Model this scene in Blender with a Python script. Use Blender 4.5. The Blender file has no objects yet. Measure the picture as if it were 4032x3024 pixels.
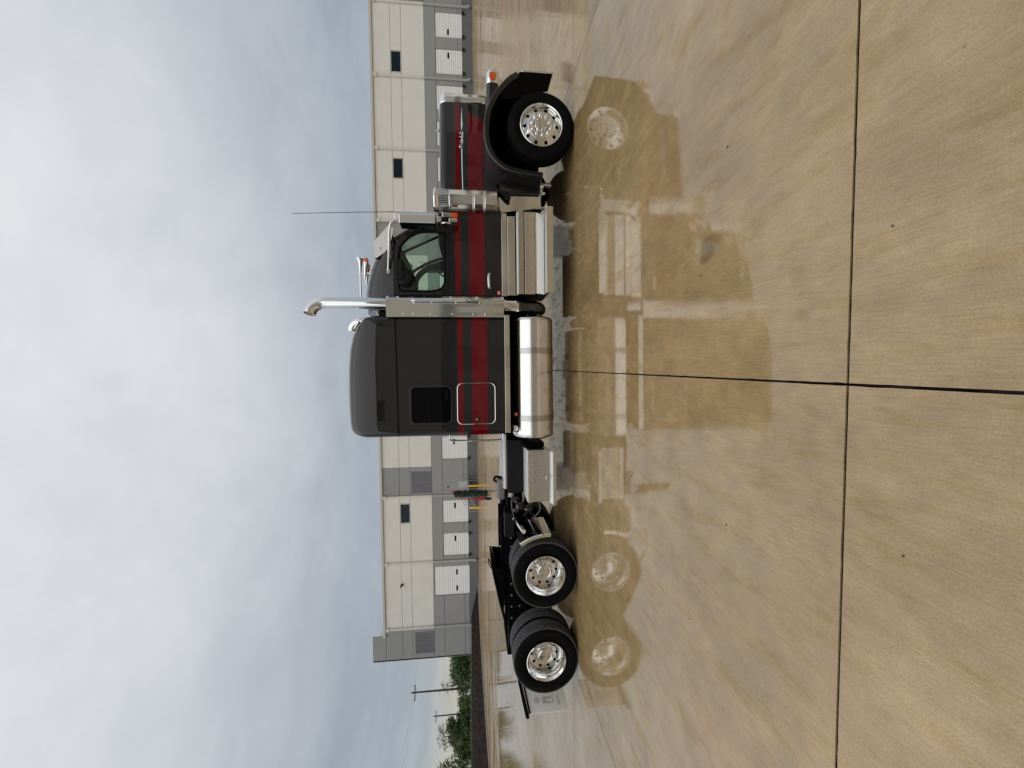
import bpy, bmesh, math, random
from mathutils import Vector, Matrix, geometry
random.seed(7)
R = math.radians
S = bpy.context.scene
COL = S.collection

# ------------------------------------------------------------------ camera
YAW, PITCH, ROLL, EYE = 0.0458, 0.0981, -0.0125, 1.59
fw = Vector((-math.sin(YAW)*math.cos(PITCH), math.cos(YAW)*math.cos(PITCH), -math.sin(PITCH)))
r0 = Vector((math.cos(YAW), math.sin(YAW), 0)); u0 = r0.cross(fw)
rr = math.cos(ROLL)*r0 + math.sin(ROLL)*u0
uu = -math.sin(ROLL)*r0 + math.cos(ROLL)*u0
cam = bpy.data.cameras.new('camera')
cam.sensor_width = 36; cam.lens = 36*1540.5/4032; cam.clip_start = .05; cam.clip_end = 3000
co = bpy.data.objects.new('camera', cam); COL.objects.link(co)
# the phone was held on its side: picture right = world down, picture up = world right
m3 = Matrix((-uu, rr, -fw)).transposed()
co.matrix_world = Matrix.Translation((0, 0, EYE)) @ m3.to_4x4()
S.camera = co

# ------------------------------------------------------------------ world (overcast), sun, exposure
SUN_EL, SUN_AZ = R(52), R(200)      # azimuth clockwise from +Y: behind the camera, a little to the left
W = bpy.data.worlds.new('World'); S.world = W; W.use_nodes = True
nt = W.node_tree; N = nt.nodes; L = nt.links; N.clear()
def wn(t, **k):
    n = N.new(t)
    for a, b in k.items(): setattr(n, a, b)
    return n
tc = wn('ShaderNodeTexCoord')
sky = wn('ShaderNodeTexSky', sky_type='NISHITA', sun_disc=False, sun_elevation=SUN_EL, sun_rotation=SUN_AZ)
sep = wn('ShaderNodeSeparateXYZ'); L.new(tc.outputs['Generated'], sep.inputs[0])
# cloud layer: direction projected on a plane overhead
ad = wn('ShaderNodeMath', operation='ADD'); L.new(sep.outputs[2], ad.inputs[0]); ad.inputs[1].default_value = .16
mx = wn('ShaderNodeMath', operation='MAXIMUM'); L.new(ad.outputs[0], mx.inputs[0]); mx.inputs[1].default_value = .05
dx = wn('ShaderNodeMath', operation='DIVIDE'); L.new(sep.outputs[0], dx.inputs[0]); L.new(mx.outputs[0], dx.inputs[1])
dy = wn('ShaderNodeMath', operation='DIVIDE'); L.new(sep.outputs[1], dy.inputs[0]); L.new(mx.outputs[0], dy.inputs[1])
cb = wn('ShaderNodeCombineXYZ'); L.new(dx.outputs[0], cb.inputs[0]); L.new(dy.outputs[0], cb.inputs[1])
n1 = wn('ShaderNodeTexNoise'); n1.inputs['Scale'].default_value = 1.2; n1.inputs['Detail'].default_value = 5; n1.inputs['Roughness'].default_value = .55; n1.inputs['Distortion'].default_value = .4
L.new(cb.outputs[0], n1.inputs['Vector'])
n2 = wn('ShaderNodeTexNoise'); n2.inputs['Scale'].default_value = 4.6; n2.inputs['Detail'].default_value = 6; n2.inputs['Roughness'].default_value = .55
L.new(cb.outputs[0], n2.inputs['Vector'])
nm = wn('ShaderNodeMath', operation='MULTIPLY_ADD'); L.new(n2.outputs[0], nm.inputs[0]); nm.inputs[1].default_value = .30; L.new(n1.outputs[0], nm.inputs[2])
cr = wn('ShaderNodeValToRGB'); L.new(nm.outputs[0], cr.inputs[0])
cr.color_ramp.elements[0].position = .50; cr.color_ramp.elements[0].color = (.85, .872, .90, 1)
cr.color_ramp.elements[1].position = .92; cr.color_ramp.elements[1].color = (1.12, 1.11, 1.10, 1)
# vertical gradient of the cloud deck
er = wn('ShaderNodeValToRGB'); L.new(sep.outputs[2], er.inputs[0])
E_ = er.color_ramp.elements
E_[0].position = .0; E_[0].color = (.56, .53, .46, 1)
E_[1].position = 1.0; E_[1].color = (.80, .82, .85, 1)
for p, c in ((.055, (.55, .53, .47)), (.10, (.43, .46, .49)), (.16, (.395, .435, .48)), (.25, (.40, .44, .49)), (.36, (.53, .56, .60)), (.50, (.71, .728, .75)), (.72, (.82, .832, .848))):
    e = E_.new(p); e.color = (*c, 1)
mu = wn('ShaderNodeMixRGB', blend_type='MULTIPLY'); mu.inputs[0].default_value = 1
L.new(er.outputs[0], mu.inputs[1]); L.new(cr.outputs[0], mu.inputs[2])
sk = wn('ShaderNodeMixRGB', blend_type='MULTIPLY'); sk.inputs[0].default_value = 1; L.new(sky.outputs[0], sk.inputs[1]); sk.inputs[2].default_value = (.1, .1, .1, 1)
mixs = wn('ShaderNodeMixRGB'); mixs.inputs[0].default_value = .93; L.new(sk.outputs[0], mixs.inputs[1]); L.new(mu.outputs[0], mixs.inputs[2])
bg = wn('ShaderNodeBackground'); bg.inputs[1].default_value = 1.0; L.new(mixs.outputs[0], bg.inputs[0])
wo = wn('ShaderNodeOutputWorld'); L.new(bg.outputs[0], wo.inputs[0])

sl = bpy.data.lights.new('sun', 'SUN'); sl.energy = 1.2; sl.angle = R(95); sl.color = (1, .96, .9)
so = bpy.data.objects.new('sun', sl); COL.objects.link(so)
sd = Vector((math.sin(SUN_AZ)*math.cos(SUN_EL), math.cos(SUN_AZ)*math.cos(SUN_EL), math.sin(SUN_EL)))
so.rotation_euler = sd.to_track_quat('Z', 'Y').to_euler(); so.location = (0, -20, 30)
V = S.view_settings; V.view_transform = 'Standard'; V.look = 'None'; V.exposure = 0.0; V.gamma = 1; V.use_curve_mapping = False
S.render.engine = 'CYCLES'

# ------------------------------------------------------------------ materials
def new_mat(name):
    m = bpy.data.materials.new(name); m.use_nodes = True
    return m, m.node_tree.nodes, m.node_tree.links, m.node_tree.nodes['Principled BSDF']
def mat(name, col, rough=.5, metal=0, coat=0, var=0, vscale=8, bump=0, bscale=60, ior=1.45, stretch=None, rvar=0, spec=.5):
    m, n, l, p = new_mat(name)
    p.inputs['Base Color'].default_value = (*col, 1); p.inputs['Roughness'].default_value = rough
    p.inputs['Specular IOR Level'].default_value = spec; p.inputs['Metallic'].default_value = metal; p.inputs['IOR'].default_value = ior
    p.inputs['Coat Weight'].default_value = coat; p.inputs['Coat Roughness'].default_value = .03
    if var or bump or rvar:
        t = n.new('ShaderNodeTexCoord'); src = t.outputs['Object']
        if stretch:
            mp = n.new('ShaderNodeMapping'); mp.inputs['Scale'].default_value = stretch; l.new(src, mp.inputs[0]); src = mp.outputs[0]
        if var or rvar:
            nz = n.new('ShaderNodeTexNoise'); nz.inputs['Scale'].default_value = vscale; nz.inputs['Detail'].default_value = 6; l.new(src, nz.inputs['Vector'])
        if var:
            rp = n.new('ShaderNodeValToRGB'); l.new(nz.outputs[0], rp.inputs[0])
            rp.color_ramp.elements[0].position = .3; rp.color_ramp.elements[1].position = .7
            rp.color_ramp.elements[0].color = (*[c*(1-var) for c in col], 1); rp.color_ramp.elements[1].color = (*[min(1, c*(1+var)) for c in col], 1)
            l.new(rp.outputs[0], p.inputs['Base Color'])
        if rvar:
            mr = n.new('ShaderNodeMapRange'); l.new(nz.outputs[0], mr.inputs[0]); mr.inputs[1].default_value = .3; mr.inputs[2].default_value = .7
            mr.inputs[3].default_value = max(0, rough-rvar); mr.inputs[4].default_value = rough+rvar; l.new(mr.outputs[0], p.inputs['Roughness'])
        if bump:
            nb = n.new('ShaderNodeTexNoise'); nb.inputs['Scale'].default_value = bscale; nb.inputs['Detail'].default_value = 4; l.new(src, nb.inputs['Vector'])
            b = n.new('ShaderNodeBump'); b.inputs['Strength'].default_value = bump; b.inputs['Distance'].default_value = .01
            l.new(nb.outputs[0], b.inputs['Height']); l.new(b.outputs[0], p.inputs['Normal'])
    return m

def paint(name, off=0.0):
    """charcoal metallic paint with the two maroon bands that run along hood, cab and sleeper"""
    m, n, l, p = new_mat(name)
    t = n.new('ShaderNodeTexCoord'); s = n.new('ShaderNodeSeparateXYZ'); l.new(t.outputs['Object'], s.inputs[0])
    def band(a, b):
        g = n.new('ShaderNodeMath'); g.operation = 'GREATER_THAN'; l.new(s.outputs[2], g.inputs[0]); g.inputs[1].default_value = a+off
        k = n.new('ShaderNodeMath'); k.operation = 'LESS_THAN'; l.new(s.outputs[2], k.inputs[0]); k.inputs[1].default_value = b+off
        q = n.new('ShaderNodeMath'); q.operation = 'MULTIPLY'; l.new(g.outputs[0], q.inputs[0]); l.new(k.outputs[0], q.inputs[1]); return q
    b1 = band(1.764, 1.845); b2 = band(1.392, 1.632)
    lim = n.new('ShaderNodeMath'); lim.operation = 'MULTIPLY_ADD'; l.new(s.outputs[2], lim.inputs[0]); lim.inputs[1].default_value = .54; lim.inputs[2].default_value = 4.14-.54*1.41
    fr = n.new('ShaderNodeMath'); fr.operation = 'LESS_THAN'; l.new(s.outputs[0], fr.inputs[0]); l.new(lim.outputs[0], fr.inputs[1])
    q = n.new('ShaderNodeMath'); q.operation = 'MULTIPLY'; l.new(b2.outputs[0], q.inputs[0]); l.new(fr.outputs[0], q.inputs[1])
    a = n.new('ShaderNodeMath'); a.operation = 'ADD'; a.use_clamp = True; l.new(b1.outputs[0], a.inputs[0]); l.new(q.outputs[0], a.inputs[1])
    mx = n.new('ShaderNodeMixRGB'); l.new(a.outputs[0], mx.inputs[0]); mx.inputs[1].default_value = (.016, .0153, .015, 1); mx.inputs[2].default_value = (.125, .0003, .0045, 1)
    l.new(mx.outputs[0], p.inputs['Base Color'])
    nw = n.new('ShaderNodeTexNoise'); nw.inputs['Scale'].default_value = 2.2; nw.inputs['Detail'].default_value = 2; l.new(t.outputs['Object'], nw.inputs['Vector'])
    bw = n.new('ShaderNodeBump'); bw.inputs['Strength'].default_value = .05; bw.inputs['Distance'].default_value = .03; l.new(nw.outputs[0], bw.inputs['Height']); l.new(bw.outputs[0], p.inputs['Coat Normal'])
    p.inputs['Roughness'].default_value = .5; p.inputs['Specular IOR Level'].default_value = 0
    p.inputs['Coat Weight'].default_value = 1; p.inputs['Coat Roughness'].default_value = .025
    return m

def tread_plate(name, col, scale=26, rough=.3):
    m, n, l, p = new_mat(name)
    p.inputs['Base Color'].default_value = (*col, 1); p.inputs['Metallic'].default_value = 1; p.inputs['Roughness'].default_value = rough
    t = n.new('ShaderNodeTexCoord'); s = n.new('ShaderNodeSeparateXYZ'); l.new(t.outputs['Object'], s.inputs[0])
    def mth(op, a, b=None, c=None):
        k = n.new('ShaderNodeMath'); k.operation = op
        for i, q in enumerate((a, b, c)):
            if q is None: continue
            if isinstance(q, (int, float)): k.inputs[i].default_value = q
            else: l.new(q, k.inputs[i])
        return k.outputs[0]
    w = mth('ADD', s.outputs[1], s.outputs[2])       # one surface direction besides x
    u = mth('MULTIPLY', mth('ADD', s.outputs[0], w), scale*.7071)
    v = mth('MULTIPLY', mth('SUBTRACT', s.outputs[0], w), scale*.7071)
    par = mth('MODULO', mth('ABSOLUTE', mth('ADD', mth('FLOOR', u), mth('FLOOR', v))), 2.0)
    fu = mth('SUBTRACT', mth('FRACT', u), .5); fv = mth('SUBTRACT', mth('FRACT', v), .5)
    def lug(a, b):
        d = mth('ADD', mth('POWER', mth('ABSOLUTE', mth('DIVIDE', a, .5)), 2.0), mth('POWER', mth('ABSOLUTE', mth('DIVIDE', b, .17)), 2.0))
        return mth('MAXIMUM', mth('SUBTRACT', 1.0, d), 0.0)
    h = n.new('ShaderNodeMix'); l.new(par, h.inputs[0]); l.new(lug(fu, fv), h.inputs[2]); l.new(lug(fv, fu), h.inputs[3])
    b = n.new('ShaderNodeBump'); b.inputs['Strength'].default_value = 1; b.inputs['Distance'].default_value = .014
    l.new(h.outputs[0], b.inputs['Height']); l.new(b.outputs[0], p.inputs['Normal'])
    return m

def glass(name, tint, refl=1.5):
    m = bpy.data.materials.new(name); m.use_nodes = True; n = m.node_tree.nodes; l = m.node_tree.links; n.clear()
    o = n.new('ShaderNodeOutputMaterial'); mx = n.new('ShaderNodeMixShader'); t = n.new('ShaderNodeBsdfTransparent'); g = n.new('ShaderNodeBsdfGlossy'); f = n.new('ShaderNodeFresnel')
    t.inputs[0].default_value = (*tint, 1); g.inputs['Roughness'].default_value = .01; f.inputs[0].default_value = refl
    l.new(f.outputs[0], mx.inputs[0]); l.new(t.outputs[0], mx.inputs[1]); l.new(g.outputs[0], mx.inputs[2]); l.new(mx.outputs[0], o.inputs[0])
    return m

def translucent(name, col):
    m = bpy.data.materials.new(name); m.use_nodes = True; n = m.node_tree.nodes; l = m.node_tree.links; p = n['Principled BSDF']
    p.inputs['Base Color'].default_value = (*col, 1); p.inputs['Roughness'].default_value = .5
    t = n.new('ShaderNodeBsdfTranslucent'); t.inputs[0].default_value = (*col, 1); mx = n.new('ShaderNodeMixShader'); mx.inputs[0].default_value = .45
    l.new(p.outputs[0], mx.inputs[1]); l.new(t.outputs[0], mx.inputs[2]); l.new(mx.outputs[0], n['Material Output'].inputs[0])
    return m

def concrete(name):
    """wet broom-finished concrete: tan, mottled, under a thin film of water that mirrors sky and truck"""
    m, n, l, p = new_mat(name)
    g = n.new('ShaderNodeNewGeometry'); P = g.outputs['Position']
    def noise(sc, stretch=(1, 1, 1), det=4, rough=.55, dist=0):
        mp = n.new('ShaderNodeMapping'); mp.inputs['Scale'].default_value = stretch; l.new(P, mp.inputs[0])
        q = n.new('ShaderNodeTexNoise'); q.inputs['Scale'].default_value = sc; q.inputs['Detail'].default_value = det; q.inputs['Roughness'].default_value = rough; q.inputs['Distortion'].default_value = dist
        l.new(mp.outputs[0], q.inputs['Vector']); return q.outputs[0]
    def ramp(src, a, b, ca, cb_):
        q = n.new('ShaderNodeValToRGB'); l.new(src, q.inputs[0]); e = q.color_ramp.elements
        e[0].position = a; e[1].position = b; e[0].color = (*ca, 1); e[1].color = (*cb_, 1); return q.outputs[0]
    def mixc(f, a, b, mode='MIX'):
        q = n.new('ShaderNodeMixRGB'); q.blend_type = mode
        if isinstance(f, (int, float)): q.inputs[0].default_value = f
        else: l.new(f, q.inputs[0])
        l.new(a, q.inputs[1]); l.new(b, q.inputs[2]); return q.outputs[0]
    def rng(src, a, b, c, d):
        q = n.new('ShaderNodeMapRange'); l.new(src, q.inputs[0])
        for i, v in enumerate((a, b, c, d)): q.inputs[i+1].default_value = v
        return q.outputs[0]
    big = noise(.7, (1, .85, 1), 8, .62, 0)
    base = ramp(big, .32, .7, (.322, .214, .087), (.438, .318, .160))
    mid = ramp(noise(3.4, (1, .8, 1), 8, .7), .3, .72, (.74, .73, .71), (1.13, 1.13, 1.14))
    base = mixc(1, base, mid, 'MULTIPLY')
    broom = noise(1, (120, 7, 1), 4, .7)
    base = mixc(1, base, ramp(broom, .3, .7, (.81, .81, .80), (1.12, 1.12, 1.12)), 'MULTIPLY')
    grit = noise(120, (1, 1, 1), 3, .7)
    base = mixc(1, base, ramp(grit, .3, .72, (.80, .79, .77), (1.13, 1.13, 1.13)), 'MULTIPLY')
    spot = noise(3.1, (1, .45, 1), 2, .4, .2)
    base = mixc(1, base, ramp(spot, .25, .29, (.60, .56, .54), (1, 1, 1)), 'MULTIPLY')
    pale = ramp(noise(1.15, (1, .7, 1), 6, .65, .6), .56, .72, (1, 1, 1), (1.20, 1.22, 1.28))
    base = mixc(1, base, pale, 'MULTIPLY')
    stain = ramp(noise(.9, (1, .55, 1), 5, .6, .8), .29, .42, (.74, .73, .72), (1, 1, 1))
    base = mixc(1, base, stain, 'MULTIPLY')
    pink = ramp(noise(.33, (1, 1, 1), 3), .45, .65, (1, 1, 1), (1.03, .97, .97))
    base = mixc(1, base, pink, 'MULTIPLY')
    l.new(base, p.inputs['Base Color'])
    p.inputs['Roughness'].default_value = .75; p.inputs['Specular IOR Level'].default_value = .2
    p.inputs['Coat Weight'].default_value = 1; p.inputs['Coat IOR'].default_value = 1.8
    # where water stands: the low, level part of the yard round the truck and a pool at the left; the slope beyond drains in streaks
    sp_ = n.new('ShaderNodeSeparateXYZ'); l.new(P, sp_.inputs[0])
    def mth(op, a, b_):
        q = n.new('ShaderNodeMath'); q.operation = op
        for i, w in enumerate((a, b_)):
            if isinstance(w, (int, float)): q.inputs[i].default_value = w
            else: l.new(w, q.inputs[i])
        return q.outputs[0]
    level = rng(sp_.outputs[1], 7.5, 13.0, 1.0, 0.0)
    ex = mth('DIVIDE', mth('ADD', sp_.outputs[0], 17.0), 9.0); ey = mth('DIVIDE', mth('SUBTRACT', sp_.outputs[1], 16.5), 6.5)
    pool = rng(mth('ADD', mth('MULTIPLY', ex, ex), mth('MULTIPLY', ey, ey)), .75, 1.1, 1.0, 0.0)
    wet = noise(.42, (1, .5, 1), 5, .6, .4)
    strk = noise(.5, (.22, 1.3, 1), 5, .6, .3)
    standing = mth('MAXIMUM', mth('MAXIMUM', level, pool), rng(strk, .46, .62, 0.0, .85))
    rough = mth('ADD', rng(wet, .42, .70, .008, .05), rng(standing, 0, 1, .20, 0.0))
    l.new(rough, p.inputs['Coat Roughness'])
    film = rng(noise(1, (9, 1.6, 1), 6, .7, .3), .36, .50, .45, 1.0)      # the film breaks up along the broom marks
    l.new(mth('MULTIPLY', rng(standing, 0, 1, .85, 1.0), film), p.inputs['Coat Weight'])
    b1 = n.new('ShaderNodeBump'); b1.inputs['Strength'].default_value = .5; b1.inputs['Distance'].default_value = .003; l.new(broom, b1.inputs['Height']); l.new(b1.outputs[0], p.inputs['Normal'])
    b2 = n.new('ShaderNodeBump'); b2.inputs['Strength'].default_value = .06; b2.inputs['Distance'].default_value = .0015; l.new(broom, b2.inputs['Height'])
    b3 = n.new('ShaderNodeBump'); b3.inputs['Strength'].default_value = .035; b3.inputs['Distance'].default_value = .01; l.new(noise(3.0, (1.5, .4, 1), 3), b3.inputs['Height']); l.new(b2.outputs[0], b3.inputs['Normal'])
    b4 = n.new('ShaderNodeBump'); b4.inputs['Strength'].default_value = .17; b4.inputs['Distance'].default_value = .002; l.new(noise(1, (22, 2.4, 1), 5, .7), b4.inputs['Height']); l.new(b3.outputs[0], b4.inputs['Normal'])
    l.new(b4.outputs[0], p.inputs['Coat Normal'])
    return m

M = {}
M['paint'] = paint('charcoal_paint_banded'); M['paint_s'] = paint('charcoal_paint_banded_sleeper', -.02)
M['dark'] = mat('charcoal_paint', (.016, .0153, .015), .5, 0, 1, spec=0)
M['gloss_black'] = mat('gloss_black', (.006, .006, .007), .12, 0, 1)
M['black'] = mat('chassis_black', (.002, .002, .002), .55, 0, 0, rvar=.12, vscale=14, spec=.06)
M['plastic'] = mat('black_plastic', (.006, .006, .0065), .6, bump=.15, bscale=220, spec=.25)
M['chrome'] = mat('chrome', (.80, .80, .79), .045, 1)
M['steel'] = mat('polished_stainless', (.72, .71, .68), .07, 1, bump=.02, bscale=4)
M['alu'] = mat('polished_aluminium', (.74, .73, .71), .14, 1, rvar=.05, vscale=5, stretch=(1, 14, 14))
M['strap'] = mat('tank_strap_steel', (.46, .45, .43), .2, 1); M['alu_dull'] = mat('brushed_aluminium', (.66, .65, .63), .26, 1, var=.06, rvar=.08, vscale=20)
M['tread'] = tread_plate('diamond_plate', (.56, .54, .51), 27, .28); M['tread_floor'] = tread_plate('diamond_plate_lit', (.86, .86, .85), 27, .55); M['visor'] = mat('satin_visor_metal', (.78, .77, .75), .38, .55)  # tread_floor: lighter copy, brightness of the lit treads put into the colour
M['rubber'] = mat('tyre_rubber', (.0035, .0036, .004), .7, var=.25, vscale=9, bump=.1, bscale=90, spec=.09)
M['tread_rub'] = mat('tread_rubber_lit', (.085, .085, .087), .9, var=.3, vscale=30, spec=.2)  # tread lightened in colour to the grey it shows when lit
M['seal'] = mat('window_rubber', (.003, .003, .003), .6, spec=.15)
M['glass'] = glass('tinted_glass', (.84, .93, .89), 1.45)
M['dglass'] = mat('dark_glass', (.0015, .002, .003), .02, 0, 0, ior=1.22)
M['amber'] = mat('amber_lens', (.60, .09, .006), .15, 0, 1)
M['red_plastic'] = mat('red_plastic', (.55, .01, .03), .35)
M['green'] = mat('green_hose', (.012, .06, .035), .4)
M['blue'] = mat('blue_hose', (.012, .04, .09), .4)
M['hose'] = mat('black_hose', (.012, .014, .016), .4)
M['white'] = mat('white_plastic', (.72, .72, .70), .5, var=.05, vscale=6)
M['grey_plastic'] = mat('grey_plastic', (.16, .165, .165), .5, var=.1)
M['seat'] = mat('seat_fabric', (.05, .052, .055), .9)
M['interior'] = mat('cab_trim', (.03, .031, .033), .7)
M['int_light'] = mat('cab_headliner', (.16, .16, .155), .85)
M['orange'] = mat('orange_print', (.55, .13, .03), .5)
M['logo_grey'] = mat('faded_grey_print', (.70, .71, .70), .6, var=.2, vscale=25)
M['concrete'] = concrete('wet_concrete')
M['sealant'] = mat('joint_sealant', (.010, .0095, .010), .9, var=.95, vscale=7, bump=.3, bscale=40, spec=.05)
M['kerb'] = mat('kerb_concrete', (.30, .26, .21), .7, var=.15, vscale=2.5, bump=.2)
M['mulch'] = mat('dark_mulch', (.021, .0145, .012), .95, spec=.1, var=.95, vscale=3.6, bump=1, bscale=6)
M['grass'] = mat('rough_grass', (.07, .085, .03), .95, var=.45, vscale=.9, bump=.8, bscale=5)
M['cream'] = mat('cream_tilt_wall', (.685, .67, .625), .85, var=.035, vscale=.6, bump=.12, bscale=18)
M['wall_grey'] = mat('grey_tilt_wall', (.285, .285, .28), .85, var=.03, vscale=.6, bump=.1, bscale=18)
M['wall_dark'] = mat('dark_grey_base_wall', (.125, .13, .13), .8, var=.06, vscale=.9, bump=.1, bscale=18)
M['eave'] = mat('eave_trim', (.50, .48, .44), .6, var=.04)
M['spout'] = mat('downspout_cream', (.60, .58, .53), .55, var=.04); M['spout_g'] = mat('downspout_grey', (.34, .34, .335), .55, var=.04)
M['joint'] = mat('dark_joint_filler', (.11, .11, .105), .9)  # dark grey core seen through the gaps between wall panels
M['door'] = mat('white_door_panel', (.82, .82, .82), .45, var=.03, vscale=3)
M['door_lo'] = mat('door_groove_shade', (.50, .50, .51), .6)  # backing darkened so grooves between the white panels look shaded
M['dock_black'] = mat('dock_bumper_rubber', (.012, .012, .013), .7)
M['win'] = mat('blue_black_glazing', (.004, .012, .02), .05, ior=1.3)
M['louver'] = mat('louver_slat', (.20, .20, .22), .5); M['louver_b'] = mat('louver_back', (.008, .008, .01), .9)
M['yellow'] = mat('safety_yellow', (.80, .45, .015), .45, var=.06, vscale=3)
M['galv'] = mat('galvanised_steel', (.42, .43, .43), .45, .8, var=.12, vscale=7)
M['wood'] = mat('weathered_pole_wood', (.055, .042, .034), .9, var=.35, vscale=5, stretch=(6, 6, .4))
M['bark'] = mat('bark', (.10, .085, .065), .9, var=.3, vscale=5)
def leafmat(name, a, b):
    m, n, l, p = new_mat(name)
    o = n.new('ShaderNodeNewGeometry'); rp = n.new('ShaderNodeValToRGB'); l.new(o.outputs['Random Per Island'], rp.inputs[0])
    rp.color_ramp.elements[0].color = (*a, 1); rp.color_ramp.elements[1].color = (*b, 1)
    l.new(rp.outputs[0], p.inputs['Base Color']); p.inputs['Roughness'].default_value = .6; p.inputs['Subsurface Weight'].default_value = 0
    return m
M['leaf0'] = leafmat('leaves_deep_green', (.024, .052, .014), (.085, .14, .036))
M['leaf1'] = leafmat('leaves_fresh_green', (.06, .105, .022), (.15, .21, .055))
M['leaf2'] = leafmat('leaves_pale_sparse', (.07, .10, .055), (.15, .18, .09))

# ------------------------------------------------------------------ mesh helpers
class MB:
    def __init__(s): s.v = []; s.f = []
    def add(s, vs, fs):
        k = len(s.v); s.v += [tuple(a) for a in vs]; s.f += [tuple(i+k for i in q) for q in fs]; return s
    def box(s, x0, x1, y0, y1, z0, z1):
        vs = [(x, y, z) for x in (x0, x1) for y in (y0, y1) for z in (z0, z1)]
        return s.add(vs, [(0, 1, 3, 2), (4, 6, 7, 5), (0, 4, 5, 1), (2, 3, 7, 6), (0, 2, 6, 4), (1, 5, 7, 3)])
    def tube(s, path, rad, n=10, cap=True, closed=False):
        P = [Vector(p) for p in path]; K = len(P)
        rs = rad if isinstance(rad, (list, tuple)) else [rad]*K
        T = []
        for i in range(K):
            a = P[i-1] if (i > 0 or closed) else P[i]; b = P[(i+1) % K] if (i < K-1 or closed) else P[i]
            T.append((b-a).normalized())
        up = Vector((0, 0, 1)) if abs(T[0].z) < .9 else Vector((0, 1, 0))
        nv = (up - T[0]*up.dot(T[0])).normalized(); vs = []
        for i in range(K):
            nv = (nv - T[i]*nv.dot(T[i])).normalized(); bv = T[i].cross(nv)
            for j in range(n):
                a = 2*math.pi*j/n; vs.append(P[i] + (nv*math.cos(a)+bv*math.sin(a))*rs[i])
        fs = []
        for i in range(K if closed else K-1):
            i2 = (i+1) % K
            for j in range(n): fs.append((i*n+j, i*n+(j+1) % n, i2*n+(j+1) % n, i2*n+j))
        if cap and not closed: fs += [tuple(range(n-1, -1, -1)), tuple((K-1)*n+j for j in range(n))]
        return s.add(vs, fs)
    def lathe(s, prof, o, axis, n=40, cap=True):
        A = Vector(axis).normalized(); up = Vector((0, 0, 1)) if abs(A.z) < .9 else Vector((1, 0, 0))
        e1 = (up - A*up.dot(A)).normalized(); e2 = A.cross(e1); o = Vector(o); vs = []
        for (r, a) in prof:
            for j in range(n):
                t = 2*math.pi*j/n; vs.append(o + A*a + (e1*math.cos(t)+e2*math.sin(t))*r)
        fs = []
        for i in range(len(prof)-1):
            for j in range(n): fs.append((i*n+j, i*n+(j+1) % n, (i+1)*n+(j+1) % n, (i+1)*n+j))
        if cap:
            k = (len(prof)-1)*n
            fs += [tuple(range(n-1, -1, -1)), tuple(k+j for j in range(n))]
        return s.add(vs, fs)
    def prism(s, poly, a0, a1, plane='xz', holes=()):
        def p3(q, a):
            return (q[0], a, q[1]) if plane == 'xz' else ((q[0], q[1], a) if plane == 'xy' else (a, q[0], q[1]))
        loops = [list(poly)]+[list(h) for h in holes]
        flat = [q for lp in loops for q in lp]; nn = len(flat)
        tris = geometry.tessellate_polygon([[Vector((q[0], q[1], 0)) for q in lp] for lp in loops])
        vs = [p3(q, a0) for q in flat]+[p3(q, a1) for q in flat]
        if holes: fs = [tuple(t) for t in tris]+[tuple(i+nn for i in reversed(t)) for t in tris]
        else: fs = [tuple(range(nn)), tuple(range(2*nn-1, nn-1, -1))]
        k = 0
        for lp in loops:
            c = len(lp)
            for i in range(c): a, b = k+i, k+(i+1) % c; fs.append((a, b, b+nn, a+nn))
            k += c
        return s.add(vs, fs)
    def loft(s, secs, closed=False, cap0=False, cap1=False):
        n = len(secs[0]); vs = [p for q in secs for p in q]; fs = []
        for i in range(len(secs)-1):
            for j in range(n if closed else n-1): fs.append((i*n+j, i*n+(j+1) % n, (i+1)*n+(j+1) % n, (i+1)*n+j))
        if cap0: fs.append(tuple(range(n-1, -1, -1)))
        if cap1: fs.append(tuple((len(secs)-1)*n+j for j in range(n)))
        return s.add(vs, fs)
    def mesh(s, name, m, angle=35, fn=None):
        me = bpy.data.meshes.new(name)
        me.from_pydata([fn(v) for v in s.v] if fn else s.v, [], s.f)
        bm = bmesh.new(); bm.from_mesh(me); bmesh.ops.recalc_face_normals(bm, faces=bm.faces); bm.to_mesh(me); bm.free()
        me.materials.append(M[m] if isinstance(m, str) else m)
        if angle:
            me.polygons.foreach_set('use_smooth', [True]*len(me.polygons)); me.set_sharp_from_angle(angle=R(angle))
        return me
    def build(s, name, m, parent=None, angle=35, bevel=0, fn=None, kind=None):
        return place(s.mesh(name, m, angle, fn), name, parent, bevel, kind)
def place(me, name, parent=None, bevel=0, kind=None, loc=None):
    o = bpy.data.objects.new(name, me); COL.objects.link(o)
    if parent: o.parent = parent
    if loc: o.location = loc
    if bevel:
        b = o.modifiers.new('edge', 'BEVEL'); b.width = bevel; b.segments = 2; b.limit_method = 'ANGLE'; b.angle_limit = R(40)
    if kind: o['kind'] = kind
    return o
def empty(name, loc=(0, 0, 0), rz=0):
    o = bpy.data.objects.new(name, None); COL.objects.link(o); o.location = loc; o.rotation_euler = (0, 0, rz); o.empty_display_size = .2
    return o
def tag(o, label, cat, group=None, kind=None):
    if label: o['label'] = label
    if cat: o['category'] = cat
    if group: o['group'] = group
    if kind: o['kind'] = kind
    return o
def rrect(a0, a1, b0, b1, r, n=5):
    out = []
    for (ca, cb_, t0) in ((a1-r, b1-r, 0), (a0+r, b1-r, 90), (a0+r, b0+r, 180), (a1-r, b0+r, 270)):
        for i in range(n+1):
            t = R(t0+90*i/n); out.append((ca+r*math.cos(t), cb_+r*math.sin(t)))
    return out
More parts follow.
